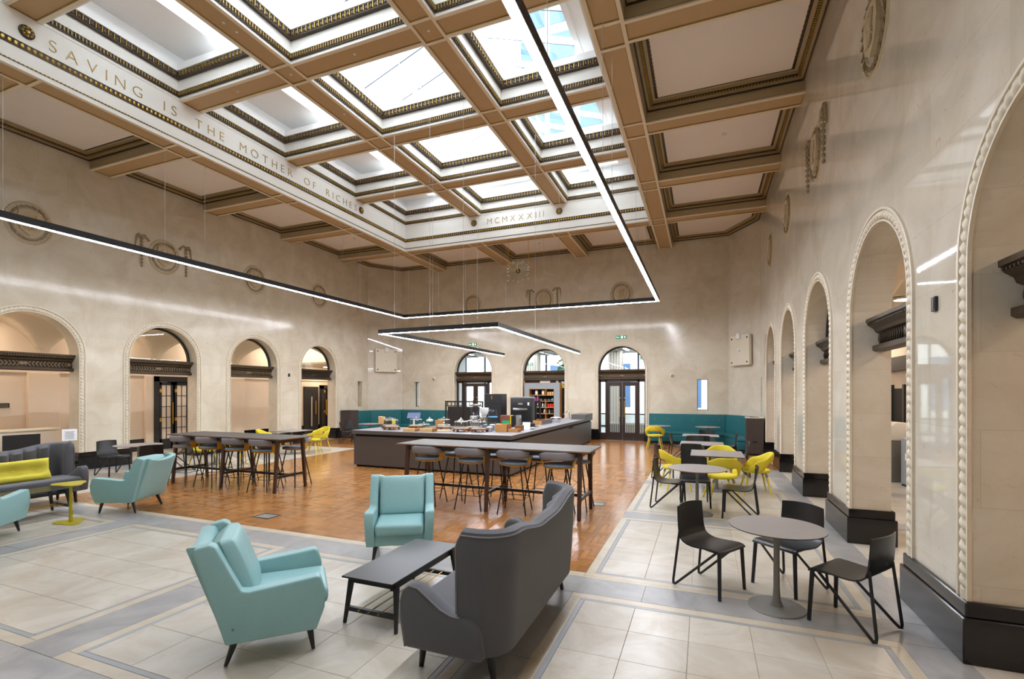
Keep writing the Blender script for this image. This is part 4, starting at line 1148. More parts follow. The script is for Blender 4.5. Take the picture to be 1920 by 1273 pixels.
# ================================================================== LOBBY and street beyond the far arches
lob = struct(MB().box(-14, 2, YF + .45, 27.5, -.12, 0).build('floor_lobby', 'office_floor'), 'pale lobby floor beyond the glazed arches')
lc = struct(MB().box(-14, 2, YF + .45, 27.5, 4.15, 4.25).build('ceiling_lobby', 'office_white'), 'white slatted lobby ceiling with strip lights')
for k in range(9): MB().box(-13.6 + k * 1.75, -12.7 + k * 1.75, 21.5, 26.5, 4.05, 4.12).build('ceiling_slat', 'office_slat', lc)
for k in range(8):
    for y in (22.2, 24.4):
        t = thing('lobby_light', '%s strip light from the left in the %s row of the lobby ceiling' % (['first', 'second', 'third', 'fourth', 'fifth', 'sixth', 'seventh', 'eighth'][k], 'nearer' if y < 23 else 'farther'), 'ceiling light', (-12.3 + k * 1.75, y, 4.095), 0, 'lobby strip lights')
        MB().box(-.09, .09, -.62, .62, 0, .05).build('housing', 'office_white', t); MB().box(-.07, .07, -.6, .6, -.006, 0).build('diffuser', 'office_light', t)
sd = struct(MB().box(-14.1, -14, YF + .45, 27.5, 0, 4.2).build('wall_lobby_left', 'office_white')); struct(MB().box(2, 2.1, YF + .45, 27.5, 0, 4.2).build('wall_lobby_right', 'office_white'))
gf = MB()
for k in range(13): gf.box(-14 + k * 1.333 - .04, -14 + k * 1.333 + .04, 27.4, 27.5, 0, 4.15)
gf.box(-14, 2, 27.4, 27.5, 2.7, 2.78); gf.box(-14, 2, 27.4, 27.5, 0, .1)
wf = struct(gf.build('window_5', 'gasket'), 'tall street glazing at the far side of the lobby')
for k in range(12): MB().box(-14 + k * 1.333 + .04, -14 + (k + 1) * 1.333 - .04, 27.44, 27.45, .1, 4.15).build('window_pane', 'glass_clear', wf)
for k, x in enumerate((-10.6, -8.7, -4.2, -2.35)):
    t = thing('lobby_column', 'pale fluted lobby column %s' % ['behind the left glass doors', 'behind the black screens', 'behind the left leaf of the right doors', 'behind the right leaf of the right doors'][k], 'column', (x, 25.2, 0))
    MB().box(-.35, .35, -.2, .2, 0, 4.1).build('column_shaft', 'office_column', t)
    for q in range(5): MB().box(-.32 + q * .14, -.27 + q * .14, -.225, -.2, 0, 4.1).build('column_flute', 'office_white', t)
for x, d in ((-3.1, 'long low white radiator behind the right glass doors'), (-9.75, 'long low white radiator behind the left glass doors')):
    t = thing('lobby_radiator', d, 'radiator', (x, 23.6, 0)); MB().box(-1.3, 1.3, -.15, .15, .42, .5).build('top_board', 'radiator', t); MB().box(-1.28, 1.28, -.1, .12, .0, .42).build('core', 'table_pole', t)
    for q in range(26): MB().box(-1.26 + q * .1, -1.22 + q * .1, -.14, -.1, .05, .42).build('fin', 'radiator', t)
tr = thing('lobby_tree', 'leafy green potted tree in the lobby behind the middle arch', 'tree', (-5.65, 22.4, 0))
MB().lathe([(.25, 0), (.32, .55), (.28, .55), (.26, .5), (0, .5)], n=18).build('pot', 'counter_edge', tr); MB().tube([(0, 0, .5), (.03, .02, 1.6), (0, 0, 2.7)], [.05, .04, .03], 8).build('trunk', 'bark', tr)
lf = MB(); rn = random.Random(3)
for k in range(900):
    a, b, r = rn.uniform(0, 2 * PI), rn.uniform(-1, 1), .85 * rn.random() ** .4; c = Vector((r * math.cos(a) * math.sqrt(1 - b * b), r * math.sin(a) * math.sqrt(1 - b * b), 3.15 + r * b * .8))
    u = Vector((rn.uniform(-1, 1), rn.uniform(-1, 1), rn.uniform(-.6, .6))).normalized(); v = u.orthogonal().normalized()
    L = rn.uniform(.12, .2); lf.add([c, c + u * L * .5 + v * L * .25, c + u * L, c + u * L * .5 - v * L * .25], [(0, 1, 2, 3)])
stuff(lf.build('leaves', 'foliage', tr))
exit_sign((-8.1, 22.8, 3.35), 'green exit sign hanging in the lobby left of the tree', hang=4.16); exit_sign((-2.55, 23.2, 3.55), 'green exit sign hanging in the lobby behind the right doors', hang=4.16)
street = struct(MB().box(-60, 50, 27.5, 60, -.3, -.1).build('street', 'table_pole'), 'street outside the lobby glazing')

# ================================================================== TEAL BANQUETTES
def offset_line(pts, d, side):
    out = []
    for i, p in enumerate(pts):
        p = Vector(p); e = []
        if i: e.append((p - Vector(pts[i - 1])).normalized())
        if i < len(pts) - 1: e.append((Vector(pts[i + 1]) - p).normalized())
        ns_ = [Vector((-q.y, q.x)) * side for q in e]
        out.append(p + (ns_[0] if len(ns_) == 1 else (ns_[0] + ns_[1]) / (1 + ns_[0].dot(ns_[1]))) * d)
    return out
def bench(name, pts, side, label, buttons):
    t = thing(name, label, 'bench', (pts[0][0], pts[0][1], 0)); o0 = Vector(pts[0])
    a, b, b2, c, c2 = (offset_line(pts, d, side) for d in (0.0, .13, .17, .72, .62))
    def strip(name_, m, A0, A1, B0, B1, i, zb0, zt0, bev_=.02):
        q = [A0[i], A0[i + 1], A1[i + 1], A1[i]]; r = [B0[i], B0[i + 1], B1[i + 1], B1[i]]
        q = [v - o0 for v in q]; r = [v - o0 for v in r]
        return MB().add([(v.x, v.y, zb0) for v in q] + [(v.x, v.y, zt0) for v in r], [(3, 2, 1, 0), (4, 5, 6, 7), (0, 1, 5, 4), (1, 2, 6, 5), (2, 3, 7, 6), (3, 0, 4, 7)]).build(name_, m, t, bev=bev_, seg=3 if bev_ else 1)
    for i in range(len(pts) - 1):
        strip('plinth', 'iron_black', a, c2, a, c2, i, 0, .10, 0)
        strip('seat_base', 'bench_teal', a, c, a, c, i, .10, .36)
        strip('seat_cushion', 'bench_teal', b, c, b, c, i, .36, .46)
        bk = strip('back_cushion', 'bench_teal', a, b2, a, b, i, .44, 1.12)
        n_b = buttons[i]; p, q = b[i] - o0, b[i + 1] - o0; e = (q - p).normalized(); nn = Vector((-e.y, e.x)) * side
        for k in range(n_b):
            z = p + (q - p) * (k + .5) / n_b + nn * .014
            x = MB().lathe([(.0, -.012), (.022, 0), (.0, .012)], n=8); x.build('button', 'bench_button', bk, loc=(z.x, z.y, .92))
    return t
bench('corner_bench', [(-1.98, YF - .06), (.86, YF - .06), (1.72, 18.36), (1.72, 17.05)], -1, 'teal upholstered corner bench right of the double doors', (6, 1, 2))
bench('corner_bench', [(-14.43, 17.05), (-14.43, 18.44), (-13.53, YF - .06), (-10.95, YF - .06)], -1, 'teal upholstered corner bench behind the counter at the left corner', (4, 1, 5))
for x0, x1, d in ((1.24, 1.73, 'dark wood end cabinet of the right teal bench'), (-14.44, -13.9, 'dark wood end cabinet of the left teal bench')):
    t = thing('end_cabinet', d, 'cabinet', ((x0 + x1) / 2, 16.8, 0)); hw_ = (x1 - x0) / 2
    MB().box(-hw_, hw_, -.24, .24, .06, 1.15).build('carcass', 'cabinet_dark', t, bev=.006); MB().box(-hw_ - .01, hw_ + .01, -.25, .25, 1.15, 1.18).build('cabinet_top', 'panel_cream' if x0 > 0 else 'cabinet_dark', t)
    MB().box(-hw_ + .03, hw_ - .03, -.2, .2, 0, .06).build('cabinet_plinth', 'iron_black', t); MB().box(-.13, .12, -.14, .12, 1.18, 1.186).build('cabinet_grille', 'iron_black', t); MB().cbox((0, -.242, .42), (.13, .006, .06)).build('cabinet_socket', 'plastic_black', t)
# ================================================================== FURNITURE
def sm(o):
    for p in o.data.polygons: p.use_smooth = True
    return o
# ---- black plywood chair on V shaped tube legs (local +Y is forward)
def make_black_chair():
    t = thing('black_chair', 'x', 'chair', group='black plywood chairs')
    prof = [(.235, .425), (.222, .447), (.19, .458), (.10, .456), (0, .447), (-.09, .447), (-.15, .46), (-.195, .495), (-.22, .55), (-.24, .64), (-.258, .73), (-.272, .815)]
    N = 10
    def shell(a, b, off):
        i = b * (len(prof) - 1); k = min(int(i), len(prof) - 2); f = i - k
        y = prof[k][0] * (1 - f) + prof[k + 1][0] * f; z = prof[k][1] * (1 - f) + prof[k + 1][1] * f
        dy, dz = prof[k + 1][0] - prof[k][0], prof[k + 1][1] - prof[k][1]; L = math.hypot(dy, dz); ny, nz = dz / L, -dy / L
        x = -1 + 2 * a; up = max(0, (z - .47) / .35)
        wd = .225 - .012 * up
        return (x * wd, y - ny * off + .045 * up * x * x, z - nz * off - (.012 * x * x * up if b > .98 else 0))
    for part, b0, b1 in (('seat', 0, 7 / 11), ('backrest', 7 / 11, 1)):
        mb = MB(); mb.grid(lambda a, b: shell(a, b0 + (b1 - b0) * b, 0), N, 10); mb.grid(lambda a, b: shell(a, b0 + (b1 - b0) * b, .013), N, 10, True)
        k = (N + 1) * 11
        for j in range(10):
            mb.f += [(j, j + 1, k + j + 1, k + j), (N * 11 + j, N * 11 + j + 1, k + N * 11 + j + 1, k + N * 11 + j)]
        for i in range(N):
            mb.f += [(i * 11, i * 11 + 11, k + i * 11 + 11, k + i * 11), (i * 11 + 10, i * 11 + 21, k + i * 11 + 21, k + i * 11 + 10)]
        mb.build(part, 'black_ply', t, smooth=True)
    for s in (-1, 1):
        f = MB(); f.bar((s * .205, .205, .44), (s * .228, .222, 0), .030, .026, .030, .026); f.bar((s * .205, .20, .44), (s * .20, .06, .438), .03, .02, .028, .016); f.build('front_leg', 'black_metal', t, bev=.004)
        r = MB(); r.tube([(s * .19, .17, .43), (s * .225, -.225, .045), (s * .229, -.258, .016), (s * .229, -.272, .018), (s * .228, -.276, .05), (s * .208, -.218, .55)], .0125, 8); r.build('rear_leg', 'black_metal', t, smooth=True)
    MB().tube([(-.19, .17, .43), (.19, .17, .43)], .010, 6).build('cross_bar', 'black_metal', t)
    return t
# ---- wrap-around shell of the yellow chairs and the bar stools
def wrap(mb, A, rx, ry, zb, zt, th, n=26):
    k = len(mb.v)
    for i in range(n + 1):
        p = -A + 2 * A * i / n; u = abs(p)
        c = Vector((rx * math.sin(p), -ry * math.cos(p), 0)); nn = Vector((math.sin(p) / rx, -math.cos(p) / ry, 0)).normalized()
        b, t_ = zb(u), zt(u); m_ = (b + t_) / 2; h = (t_ - b) / 2; tk = th * (1 if u < A * .9 else .7)
        lean = .035
        for du, dz in ((-.5, -.6), (-.5, .6), (-.3, .92), (0, 1), (.3, .92), (.5, .6), (.5, -.6), (.3, -.92), (0, -1), (-.3, -.92)):
            z = m_ + dz * h; q = c + nn * (du * tk + lean * (z - b) / .2)
            mb.v.append((q.x, q.y, z))
    for i in range(n):
        for j in range(10): mb.f.append((k + i * 10 + j, k + i * 10 + (j + 1) % 10, k + i * 10 + 10 + (j + 1) % 10, k + i * 10 + 10 + j))
    mb.f.append(tuple(k + j for j in range(10))); mb.f.append(tuple(k + n * 10 + j for j in range(10)))
    return mb
ease = lambda x, a, b: max(0, min(1, (x - a) / (b - a))) ** 2 * (3 - 2 * max(0, min(1, (x - a) / (b - a))))
def make_yellow_chair():
    t = thing('yellow_chair', 'x', 'chair', group='yellow shell chairs')
    mb = wrap(MB(), 2.15, .285, .27, lambda u: .605 - .165 * ease(u, .75, 1.45), lambda u: .80 - .13 * ease(u, .3, 1.5) - .14 * ease(u, 1.5, 2.15), .045)
    mb.build('backrest', 'yellow_fabric', t, smooth=True)
    MB().lathe([(.0, .405), (.20, .41), (.262, .43), (.27, .455), (.255, .475), (.20, .482), (0, .476)], n=28, sy=.96).build('seat', 'yellow_fabric', t, smooth=True)
    for sx in (-1, 1):
        for sy in (-1, 1):
            l = MB().tube([(sx * .16, sy * .15, .42), (sx * .25, sy * .235, 0)], [.021, .013], 10).build('leg', 'yellow_wood', t, smooth=True)
            MB().tube([(sx * .155, sy * .145, .425), (sx * .178, sy * .167, .34)], [.024, .022], 10).build('leg_sleeve', 'table_pole', l, smooth=True)
    return t
def make_stool():
    t = thing('bar_stool', 'x', 'stool', group='bar stools at the two high tables')
    wrap(MB(), 1.62, .285, .245, lambda u: .90 + .01 * ease(u, 1, 1.6), lambda u: 1.03 - .05 * ease(u, .4, 1.62), .038).build('backrest', 'stool_grey', t, smooth=True)
    MB().lathe([(.0, .775), (.18, .778), (.242, .79), (.25, .808), (.232, .825), (.16, .832), (0, .826)], n=26, sy=.95).build('seat_cushion', 'stool_seat', t, smooth=True)
    MB().lathe([(.0, .752), (.17, .756), (.243, .776), (.254, .79), (.242, .79), (0, .778)], n=26, sy=.95).build('seat_shell', 'stool_yellow', t, smooth=True)
    for s in (-1, 1):
        k = MB()
        for q in range(7):
            a0 = s * (1.15 + .08 * q); zt_, zb_ = .90, .78
            k.v += [(r * math.sin(a0), -r * .87 * math.cos(a0), z) for r, z in ((.292, zt_ + .02), (.246, zb_), (.230, zb_), (.276, zt_ + .02))]
        for q in range(6):
            for j in range(4): k.f.append((q * 4 + j, q * 4 + (j + 1) % 4, q * 4 + 4 + (j + 1) % 4, q * 4 + 4 + j))
        k.f += [(0, 1, 2, 3), (24, 25, 26, 27)]
        k.build('back_bracket', 'stool_yellow', t)
    for sx in (-1, 1):
        for sy in (-1, 1): MB().tube([(sx * .12, sy * .11, .765), (sx * .235, sy * .225, 0)], [.0125, .0095], 8).build('leg', 'black_metal', t, smooth=True)
    q = lambda sx, sy, z: (sx * (.12 + .115 * (1 - z / .765)), sy * (.11 + .115 * (1 - z / .765)), z)
    for a, b in (((-1, -1), (1, -1)), ((1, -1), (1, 1)), ((1, 1), (-1, 1)), ((-1, 1), (-1, -1))): MB().tube([q(*a, .24), q(*b, .24)], .006, 6).build('foot_rail', 'black_metal', t)
    for a, b in (((-1, -1), (1, 1)), ((1, -1), (-1, 1))): MB().tube([q(*a, .24), q(*b, .58)], .003, 5).build('brace_wire', 'black_metal', t)
    return t
# ---- pedestal tables
def round_table(x, y, r, label, z=.735):
    t = thing('round_table', label, 'table', (x, y, 0), 0, 'grey pedestal tables')
    MB().lathe([(0, z - .014), (r - .012, z - .014), (r, z - .006), (r, z), (0, z)], n=48).build('table_top', 'table_grey', t)
    MB().lathe([(r - .013, z - .0145), (r + .0008, z - .008), (r + .0008, z - .004), (r - .001, z - .004)], n=48).build('top_edge', 'plastic_black' if y < 7 and x > 0 else 'ply_edge', t)
    MB().lathe([(.06, .012), (.034, .07), (.027, .18), (.025, .5), (.027, z - .02), (.10, z - .014)], n=20).build('pole', 'table_pole', t, smooth=True)
    MB().lathe([(.235, 0), (.238, .004), (.232, .012), (.06, .02), (0, .02)], n=40).build('base', 'table_pole', t)
    return t
def square_table(x, y, sx, sy, label, z=.735):
    t = thing('square_table', label, 'table', (x, y, 0), 0, 'grey pedestal tables')
    MB().box(-sx / 2, sx / 2, -sy / 2, sy / 2, z - .014, z).build('table_top', 'table_grey', t, bev=.002); MB().box(-sx / 2 + .01, sx / 2 - .01, -sy / 2 + .01, sy / 2 - .01, z - .024, z - .014).build('top_edge', 'plastic_black', t)
    MB().lathe([(.05, .012), (.032, .06), (.027, .3), (.027, z - .03), (.09, z - .024)], n=16).build('pole', 'table_pole', t, smooth=True)
    MB().box(-.24, .24, -.24, .24, 0, .014).build('base', 'table_pole', t, bev=.004)
    return t
round_table(.62, 4.965, .395, 'nearest round grey table with three black chairs around it')
round_table(-.09, 8.32, .45, 'round grey table in the second place, with yellow and black chairs behind')
square_table(.25, 10.48, .96, 1.0, 'square grey table among the yellow chairs')
square_table(-.03, 12.4, .96, .9, 'square grey table just behind the yellow chairs')
square_table(-.07, 14.72, .96, .78, 'square grey table nearest to the right teal bench')
round_table(.15, 18.35, .42, 'round grey table standing at the corner of the right teal bench')
round_table(-1.5, 18.4, .42, 'round grey table behind the lone yellow chair by the double doors')
round_table(-12.2, 7.25, .47, 'round grey table beside the left pier, three black chairs around it')
square_table(-12.2, 11.75, .9, .9, 'grey table with yellow chairs behind the left bar table')
round_table(-12.0, 15.4, .45, 'round grey table beside the left end of the counter')
round_table(-12.35, 9.25, .45, 'round grey table hidden behind the stools of the left bar table')

bc = make_black_chair()
spots = [(.072, 5.214, (.855, -.52), 'black chair left of the nearest round table, its back to the parquet'),
         (.79, 5.53, (-.667, -.745), 'black chair behind the nearest round table, facing the viewer'),
         (1.158, 4.84, (-.8, .6), 'black chair right of the nearest round table, beside the near pier'),
         (-.53, 8.62, (.93, -.1), 'black chair left of the second round table, by the parquet edge'),
         (.52, 8.35, (-.97, .1), 'black chair right of the second round table'),
         (-.13, 8.95, (.1, -1), 'black chair behind the second round table, half under its top'),
         (-.74, 11.25, (.9, .4), 'black chair at the parquet edge behind the lone left yellow armchair'),
         (-.25, 11.72, (0, 1), 'black chair seen from behind, in front of the square table past the yellow chairs'),
         (.72, 12.45, (-1, 0), 'black chair right of the square table behind the yellow chairs'),
         (-.2, 13.35, (0, -1), 'black chair facing the viewer behind the second square table'),
         (-.62, 14.4, (.95, .2), 'black chair left of the last square table before the bench'),
         (.62, 14.8, (-1, 0), 'black chair right of the last square table before the bench'),
         (-.05, 13.95, (0, 1), 'black chair with its back to the viewer before the last square table'),
         (.1, 15.5, (0, -1), 'black chair between the last square table and the corner bench'),
         (-12.95, 7.15, (.97, .05), 'black chair beside the left pier, facing the round table'),
         (-11.35, 6.95, (-.9, .3), 'black chair behind the turquoise armchair, right of the left round table'),
         (-12.1, 8.1, (-.1, -1), 'black chair behind the left round table, before the aisle plinth'),
         (-12.7, 14.9, (.6, .7), 'black chair beside the left end of the counter, before the bench'),
         (-13.1, 15.7, (1, -.2), 'black chair with a rounded back between the left bench and its table')]
for i, (x, y, f, lab) in enumerate(spots):
    if i == 0: bc.location = (x, y, 0); bc.rotation_euler = (0, 0, face_dir(*f)); bc['label'] = lab
    else: copy_tree(bc, (x, y, 0), face_dir(*f), lab)
yc = make_yellow_chair()
spots = [(-1.57, 17.55, (.05, 1), 'lone yellow chair in front of the round table by the double doors'),
         (-.52, 10.25, (.95, .35), 'yellow chair left of the square table, next to the parquet'),
         (.30, 9.50, (-.25, 1), 'yellow chair in front of the square table, its back to the viewer'),
         (.94, 10.42, (-.98, -.1), 'yellow chair right of the square table beside the piers'),
         (.36, 11.2, (0, -1), 'yellow chair behind the square table, facing the viewer'),
         (-11.55, 11.95, (-.8, -.3), 'yellow chair at the parquet edge behind the end of the left bar table'),
         (-12.75, 11.3, (.8, .5), 'yellow chair left of the table behind the left bar table'),
         (-11.9, 12.65, (-.2, -1), 'yellow chair farthest back at the table near the farthest left arch'),
         (-12.1, 8.75, (-.3, .9), 'yellow chair seen under the first two stools of the left bar table'),
         (-11.55, 9.45, (-.9, .1), 'yellow chair seen between the legs of the middle left stools')]
for i, (x, y, f, lab) in enumerate(spots):
    if i == 0: yc.location = (x, y, 0); yc.rotation_euler = (0, 0, face_dir(*f)); yc['label'] = lab
    else: copy_tree(yc, (x, y, 0), face_dir(*f), lab)
st = make_stool()
spots = []
ordn = ['first', 'second', 'third', 'fourth']
for k, x in enumerate((-4.47, -3.63, -2.86, -2.12)): spots.append((x, 7.36, .05 + .03 * k, ordn[k] + ' grey stool from the left along the near side of the nearer bar table'))
for k, x in enumerate((-4.25, -3.45, -2.62, -1.98)): spots.append((x, 7.98, PI - .05, ordn[k] + ' grey stool from the left along the counter side of the nearer bar table'))
for k, x in enumerate((-10.42, -9.62, -8.85, -8.1)): spots.append((x, 7.14, .12, ordn[k] + ' grey stool from the left along the near side of the left bar table'))
for k, x in enumerate((-10.2, -9.45, -8.65, -7.93)): spots.append((x, 7.72, PI, ordn[k] + ' grey stool from the left along the far side of the left bar table'))
for i, (x, y, a, lab) in enumerate(spots):
    if i == 0: st.location = (x, y, 0); st.rotation_euler = (0, 0, a); st['label'] = lab
    else: copy_tree(st, (x, y, 0), a, lab)
# ---- high bar tables
def bar_table(x0, x1, y0, y1, label, label_group='high bar tables'):
    cx, cy = (x0 + x1) / 2, (y0 + y1) / 2; hx, hy = (x1 - x0) / 2, (y1 - y0) / 2
    t = thing('bar_table', label, 'bar table', (cx, cy, 0), 0, label_group)
    MB().box(-hx, hx, -hy, hy, 1.032, 1.055).build('table_top', 'bar_top', t, bev=.003); MB().box(-hx - .0015, hx + .0015, -hy - .0015, hy + .0015, 1.037, 1.047).build('oak_edge', 'ply_edge', t)
    for s in (-1, 1): MB().box(-hx + .2, hx - .2, s * (hy - .12) - .012, s * (hy - .12) + .012, .95, 1.032).build('apron', 'black_wood', t)
    xs_ = (-hx + .17, 0, hx - .17)
    for x in xs_:
        for s in (-1, 1): MB().bar((x, s * (hy - .12), 1.03), (x, s * (hy - .035), 0), .075, .055, .055, .05).build('leg', 'dark_wood', t, bev=.005)
        MB().bar((x, -hy + .07, .30), (x, hy - .07, .30), .035, .035, .05, .05).build('cross_rail', 'black_wood', t)
        MB().box(x - .03, x + .03, -hy + .12, hy - .12, .96, 1.032).build('top_rail', 'dark_wood', t)
    MB().bar((xs_[0], 0, .30), (xs_[2], 0, .30), .045, .045, .045, .045).build('long_rail', 'black_wood', t)
bar_table(-5.02, -1.58, 7.15, 8.06, 'long high bar table in front of the counter with grey stools')
bar_table(-10.75, -7.5, 6.93, 7.78, 'long high bar table at the left behind the turquoise armchair')

# ---- turquoise armchair (local +Y forward)
def cushion(mb, c, d, puff=.35, n=10, tilt=0.0):
    """pillow: superellipsoid slab with soft edges"""
    R_ = Matrix.Rotation(tilt, 3, 'X')
    for s in (1, -1):
        def fn(a, b, s=s):
            u, v = -1 + 2 * a, -1 + 2 * b
            e = max(0, 1 - abs(u) ** 4) ** .5 * max(0, 1 - abs(v) ** 4) ** .5
            p = R_ @ Vector((u * d[0] / 2 * (1 - .02 * (1 - e)), v * d[1] / 2, s * d[2] / 2 * (e ** puff if e > 0 else 0)))
            return (c[0] + p.x, c[1] + p.y, c[2] + p.z)
        mb.grid(fn, n, n, s < 0)
    return mb
def make_armchair():
    t = thing('armchair', 'x', 'armchair', group='turquoise armchairs')
    side = [(-.25, .185), (.34, .185), (.395, .34), (.405, .46), (.37, .575), (.345, .59), (-.10, .545), (-.15, .555), (-.305, .885), (-.34, .905), (-.435, .885), (-.44, .845)]
    for s in (-1, 1):
        x0, x1 = (.27, .375) if s > 0 else (-.375, -.27)
        mb = MB()
        def pt(u, v, a):
            k = (v - .185) / .7; wide = .02 * math.sin(min(1, max(0, k)) * PI * .6)
            return (a + s * wide, u, v)
        mb.prism(side, x0, x1, pt); o = mb.build('side_panel', 'teal_leather', t, bev=.03, seg=3)
    b = MB(); 
    def bf(u, v, a):   # back slab in its own tilted plane: u across, v up, a thickness
        y = -.215 - v * .235 + a; z = .20 + v * .68
        return (u, y, z - (.05 * (1 - (u / .3) ** 2) if v > .9 else 0))
    vs = []
    N = 12
    mb = MB(); mb.grid(lambda a, c: bf(-.31 + .62 * a, c, -.05), N, 6); mb.grid(lambda a, c: bf(-.31 + .62 * a, c, .06), N, 6, True)
    k = (N + 1) * 7
    for i in range(N): mb.f += [(i * 7, i * 7 + 7, k + i * 7 + 7, k + i * 7), (i * 7 + 6, i * 7 + 13, k + i * 7 + 13, k + i * 7 + 6)]
    for j in range(6): mb.f += [(j, j + 1, k + j + 1, k + j), (N * 7 + j, N * 7 + j + 1, k + N * 7 + j + 1, k + N * 7 + j)]
    mb.build('back_panel', 'teal_leather', t, bev=.02, seg=2)
    MB().box(-.28, .28, -.22, .355, .19, .33).build('seat_base', 'teal_leather', t, bev=.02, seg=2)
    sc1 = MB(); sc1.box(-.272, .272, -.22, .43, .32, .455); sc1.build('seat_cushion', 'teal_leather', t, bev=.045, seg=4)
    cushion(MB(), (0, -.21, .655), (.55, .50, .20), .45, 24, math.radians(110)).build('back_cushion', 'teal_leather', t, smooth='soft')
    for sx in (-1, 1):
        for y0, y1 in ((.29, .32), (-.19, -.255)):
            MB().tube([(sx * .27, y0, .20), (sx * .30, y1, .012)], [.028, .013], 10).build('leg', 'black_wood', t, smooth=True)
            MB().lathe([(.012, 0), (.012, .014), (.0, .014)], (sx * .30, y1, 0), 8).build('foot_cap', 'steel', t)
    MB().lathe([(.010, 0), (.008, .006), (0, .006)], n=8).build('stud', 'table_pole', t, loc=(.396, -.2, .30)).rotation_euler = (0, PI / 2, 0)
    return t
ac = make_armchair()
spots = [(-3.18, 2.83, (.70, .71), 'turquoise armchair in the foreground seen from its side and back'),
         (-3.42, 4.98, (.52, -.85), 'turquoise armchair facing the viewer behind the black coffee table'),
         (-8.84, 5.18, (-.92, -.38), 'turquoise armchair turned away beside the left grey sofa'),
         (-8.96, 3.32, (-.6, .8), 'turquoise armchair cut off by the left picture edge')]
for i, (x, y, f, lab) in enumerate(spots):
    if i == 0: ac.location = (x, y, 0); ac.rotation_euler = (0, 0, face_dir(*f)); ac['label'] = lab
    else: copy_tree(ac, (x, y, 0), face_dir(*f), lab)

# ---- charcoal wing sofa (local +Y forward, x along its length)
def make_sofa(L=1.98):
    t = thing('wing_sofa', 'x', 'sofa', group='charcoal wing sofas'); h = L / 2
    prof = [(-.28, .20), (.315, .20), (.35, .40), (.35, .52), (.33, .595), (.28, .635), (.21, .625), (.12, .565), (.03, .505), (-.05, .475), (-.12, .47), (-.20, .47), (-.26, .40)]
    for s in (-1, 1):
        sp = MB().prism(prof, 0, .12, lambda u, v, a: (s * (h - .12 + a), u, v)).build('arm_panel', 'charcoal_fabric', t, bev=.028, seg=3)
        MB().tube([(s * (h - .008), .03 + (u - .03) * .965, .41 + (v - .41) * .965) for u, v in prof[1:11]], .008, 5).build('piping', 'piping', sp)
    # back and wings: one shell swept round a U shaped plan, fluted inside
    R_, xw, yb = .22, h - .045, -.40
    pts = []
    for k in range(6): pts.append((-xw, -.09 + (yb + R_ + .09) * k / 5, -1, 0, .955 + .085 * ease(k, -.5, 2), 0))
    for k in range(1, 9): a = PI + PI / 2 * k / 8; pts.append((-xw + R_ + R_ * math.cos(a), yb + R_ + R_ * math.sin(a), math.cos(a), math.sin(a), 1.04 - .015 * k / 8, 0))
    NM = 56
    for k in range(1, NM):
        x = (-xw + R_) + 2 * (xw - R_) * k / NM; e = abs(x) / (xw - R_)
        pts.append((x, yb, 0, -1, .945 + .08 * ease(e, .25, 1.0), abs(math.sin(PI * 8 * k / NM)) ** .5 * .05))
    pts += [(-x, y, -nx, ny, z, f) for x, y, nx, ny, z, f in pts[:14][::-1]]
    mb = MB()
    for x, y, nx, ny, zt_, fl in pts:
        loop = [(-.06, .30), (.0, .21), (.02, .45), (.035, .72), (.045, zt_ - .05), (.028, zt_ - .005), (-.02, zt_ + .012), (-.065, zt_ - .01), (-.085 - fl, zt_ - .06), (-.085 - fl, .70), (-.10 - fl, .43)]
        mb.v += [(x + nx * d, y + ny * d, z) for d, z in loop]; W_ = len(loop)
    for i in range(len(pts) - 1):
        for j in range(W_): mb.f.append((i * W_ + j, i * W_ + (j + 1) % W_, (i + 1) * W_ + (j + 1) % W_, (i + 1) * W_ + j))
    mb.f += [tuple(range(W_)), tuple((len(pts) - 1) * W_ + j for j in range(W_))]
    bk = mb.build('backrest', 'charcoal_fabric', t, smooth=True)
    MB().tube([(pts[0][0] - .03, pts[0][1] + .003, .49)] + [(x + nx * .04, y + ny * .04, z - .025) for x, y, nx, ny, z, f in pts] + [(pts[-1][0] + .03, pts[-1][1] + .003, .49)], .007, 5).build('back_piping', 'piping', bk)
    MB().box(-h + .22, h - .22, -.37, -.15, .205, .34).box(-h + .08, h - .08, -.16, .31, .20, .34).build('seat_base', 'charcoal_fabric', t, bev=.015, seg=2)
    MB().box(-h + .105, h - .105, -.20, .365, .33, .46).build('seat_cushion', 'charcoal_fabric', t, bev=.045, seg=4)
    for sx in (-1, 1):
        MB().tube([(sx * (h - .17), .25, .21), (sx * (h - .16), .27, 0)], [.03, .018], 10).build('leg', 'black_wood', t, smooth=True)
        MB().tube([(sx * (h - .17), -.26, .21), (sx * (h - .155), -.30, 0)], [.03, .018], 10).build('leg', 'black_wood', t, smooth=True)
    return t
so = make_sofa(); so.location = (-1.60, 3.80, 0); so.rotation_euler = (0, 0, PI / 2); so['label'] = 'charcoal wing sofa in the foreground seen from behind'
copy_tree(so, (-10.62, 4.30, 0), -PI / 2, 'charcoal fluted wing sofa at the left with the long yellow cushion')
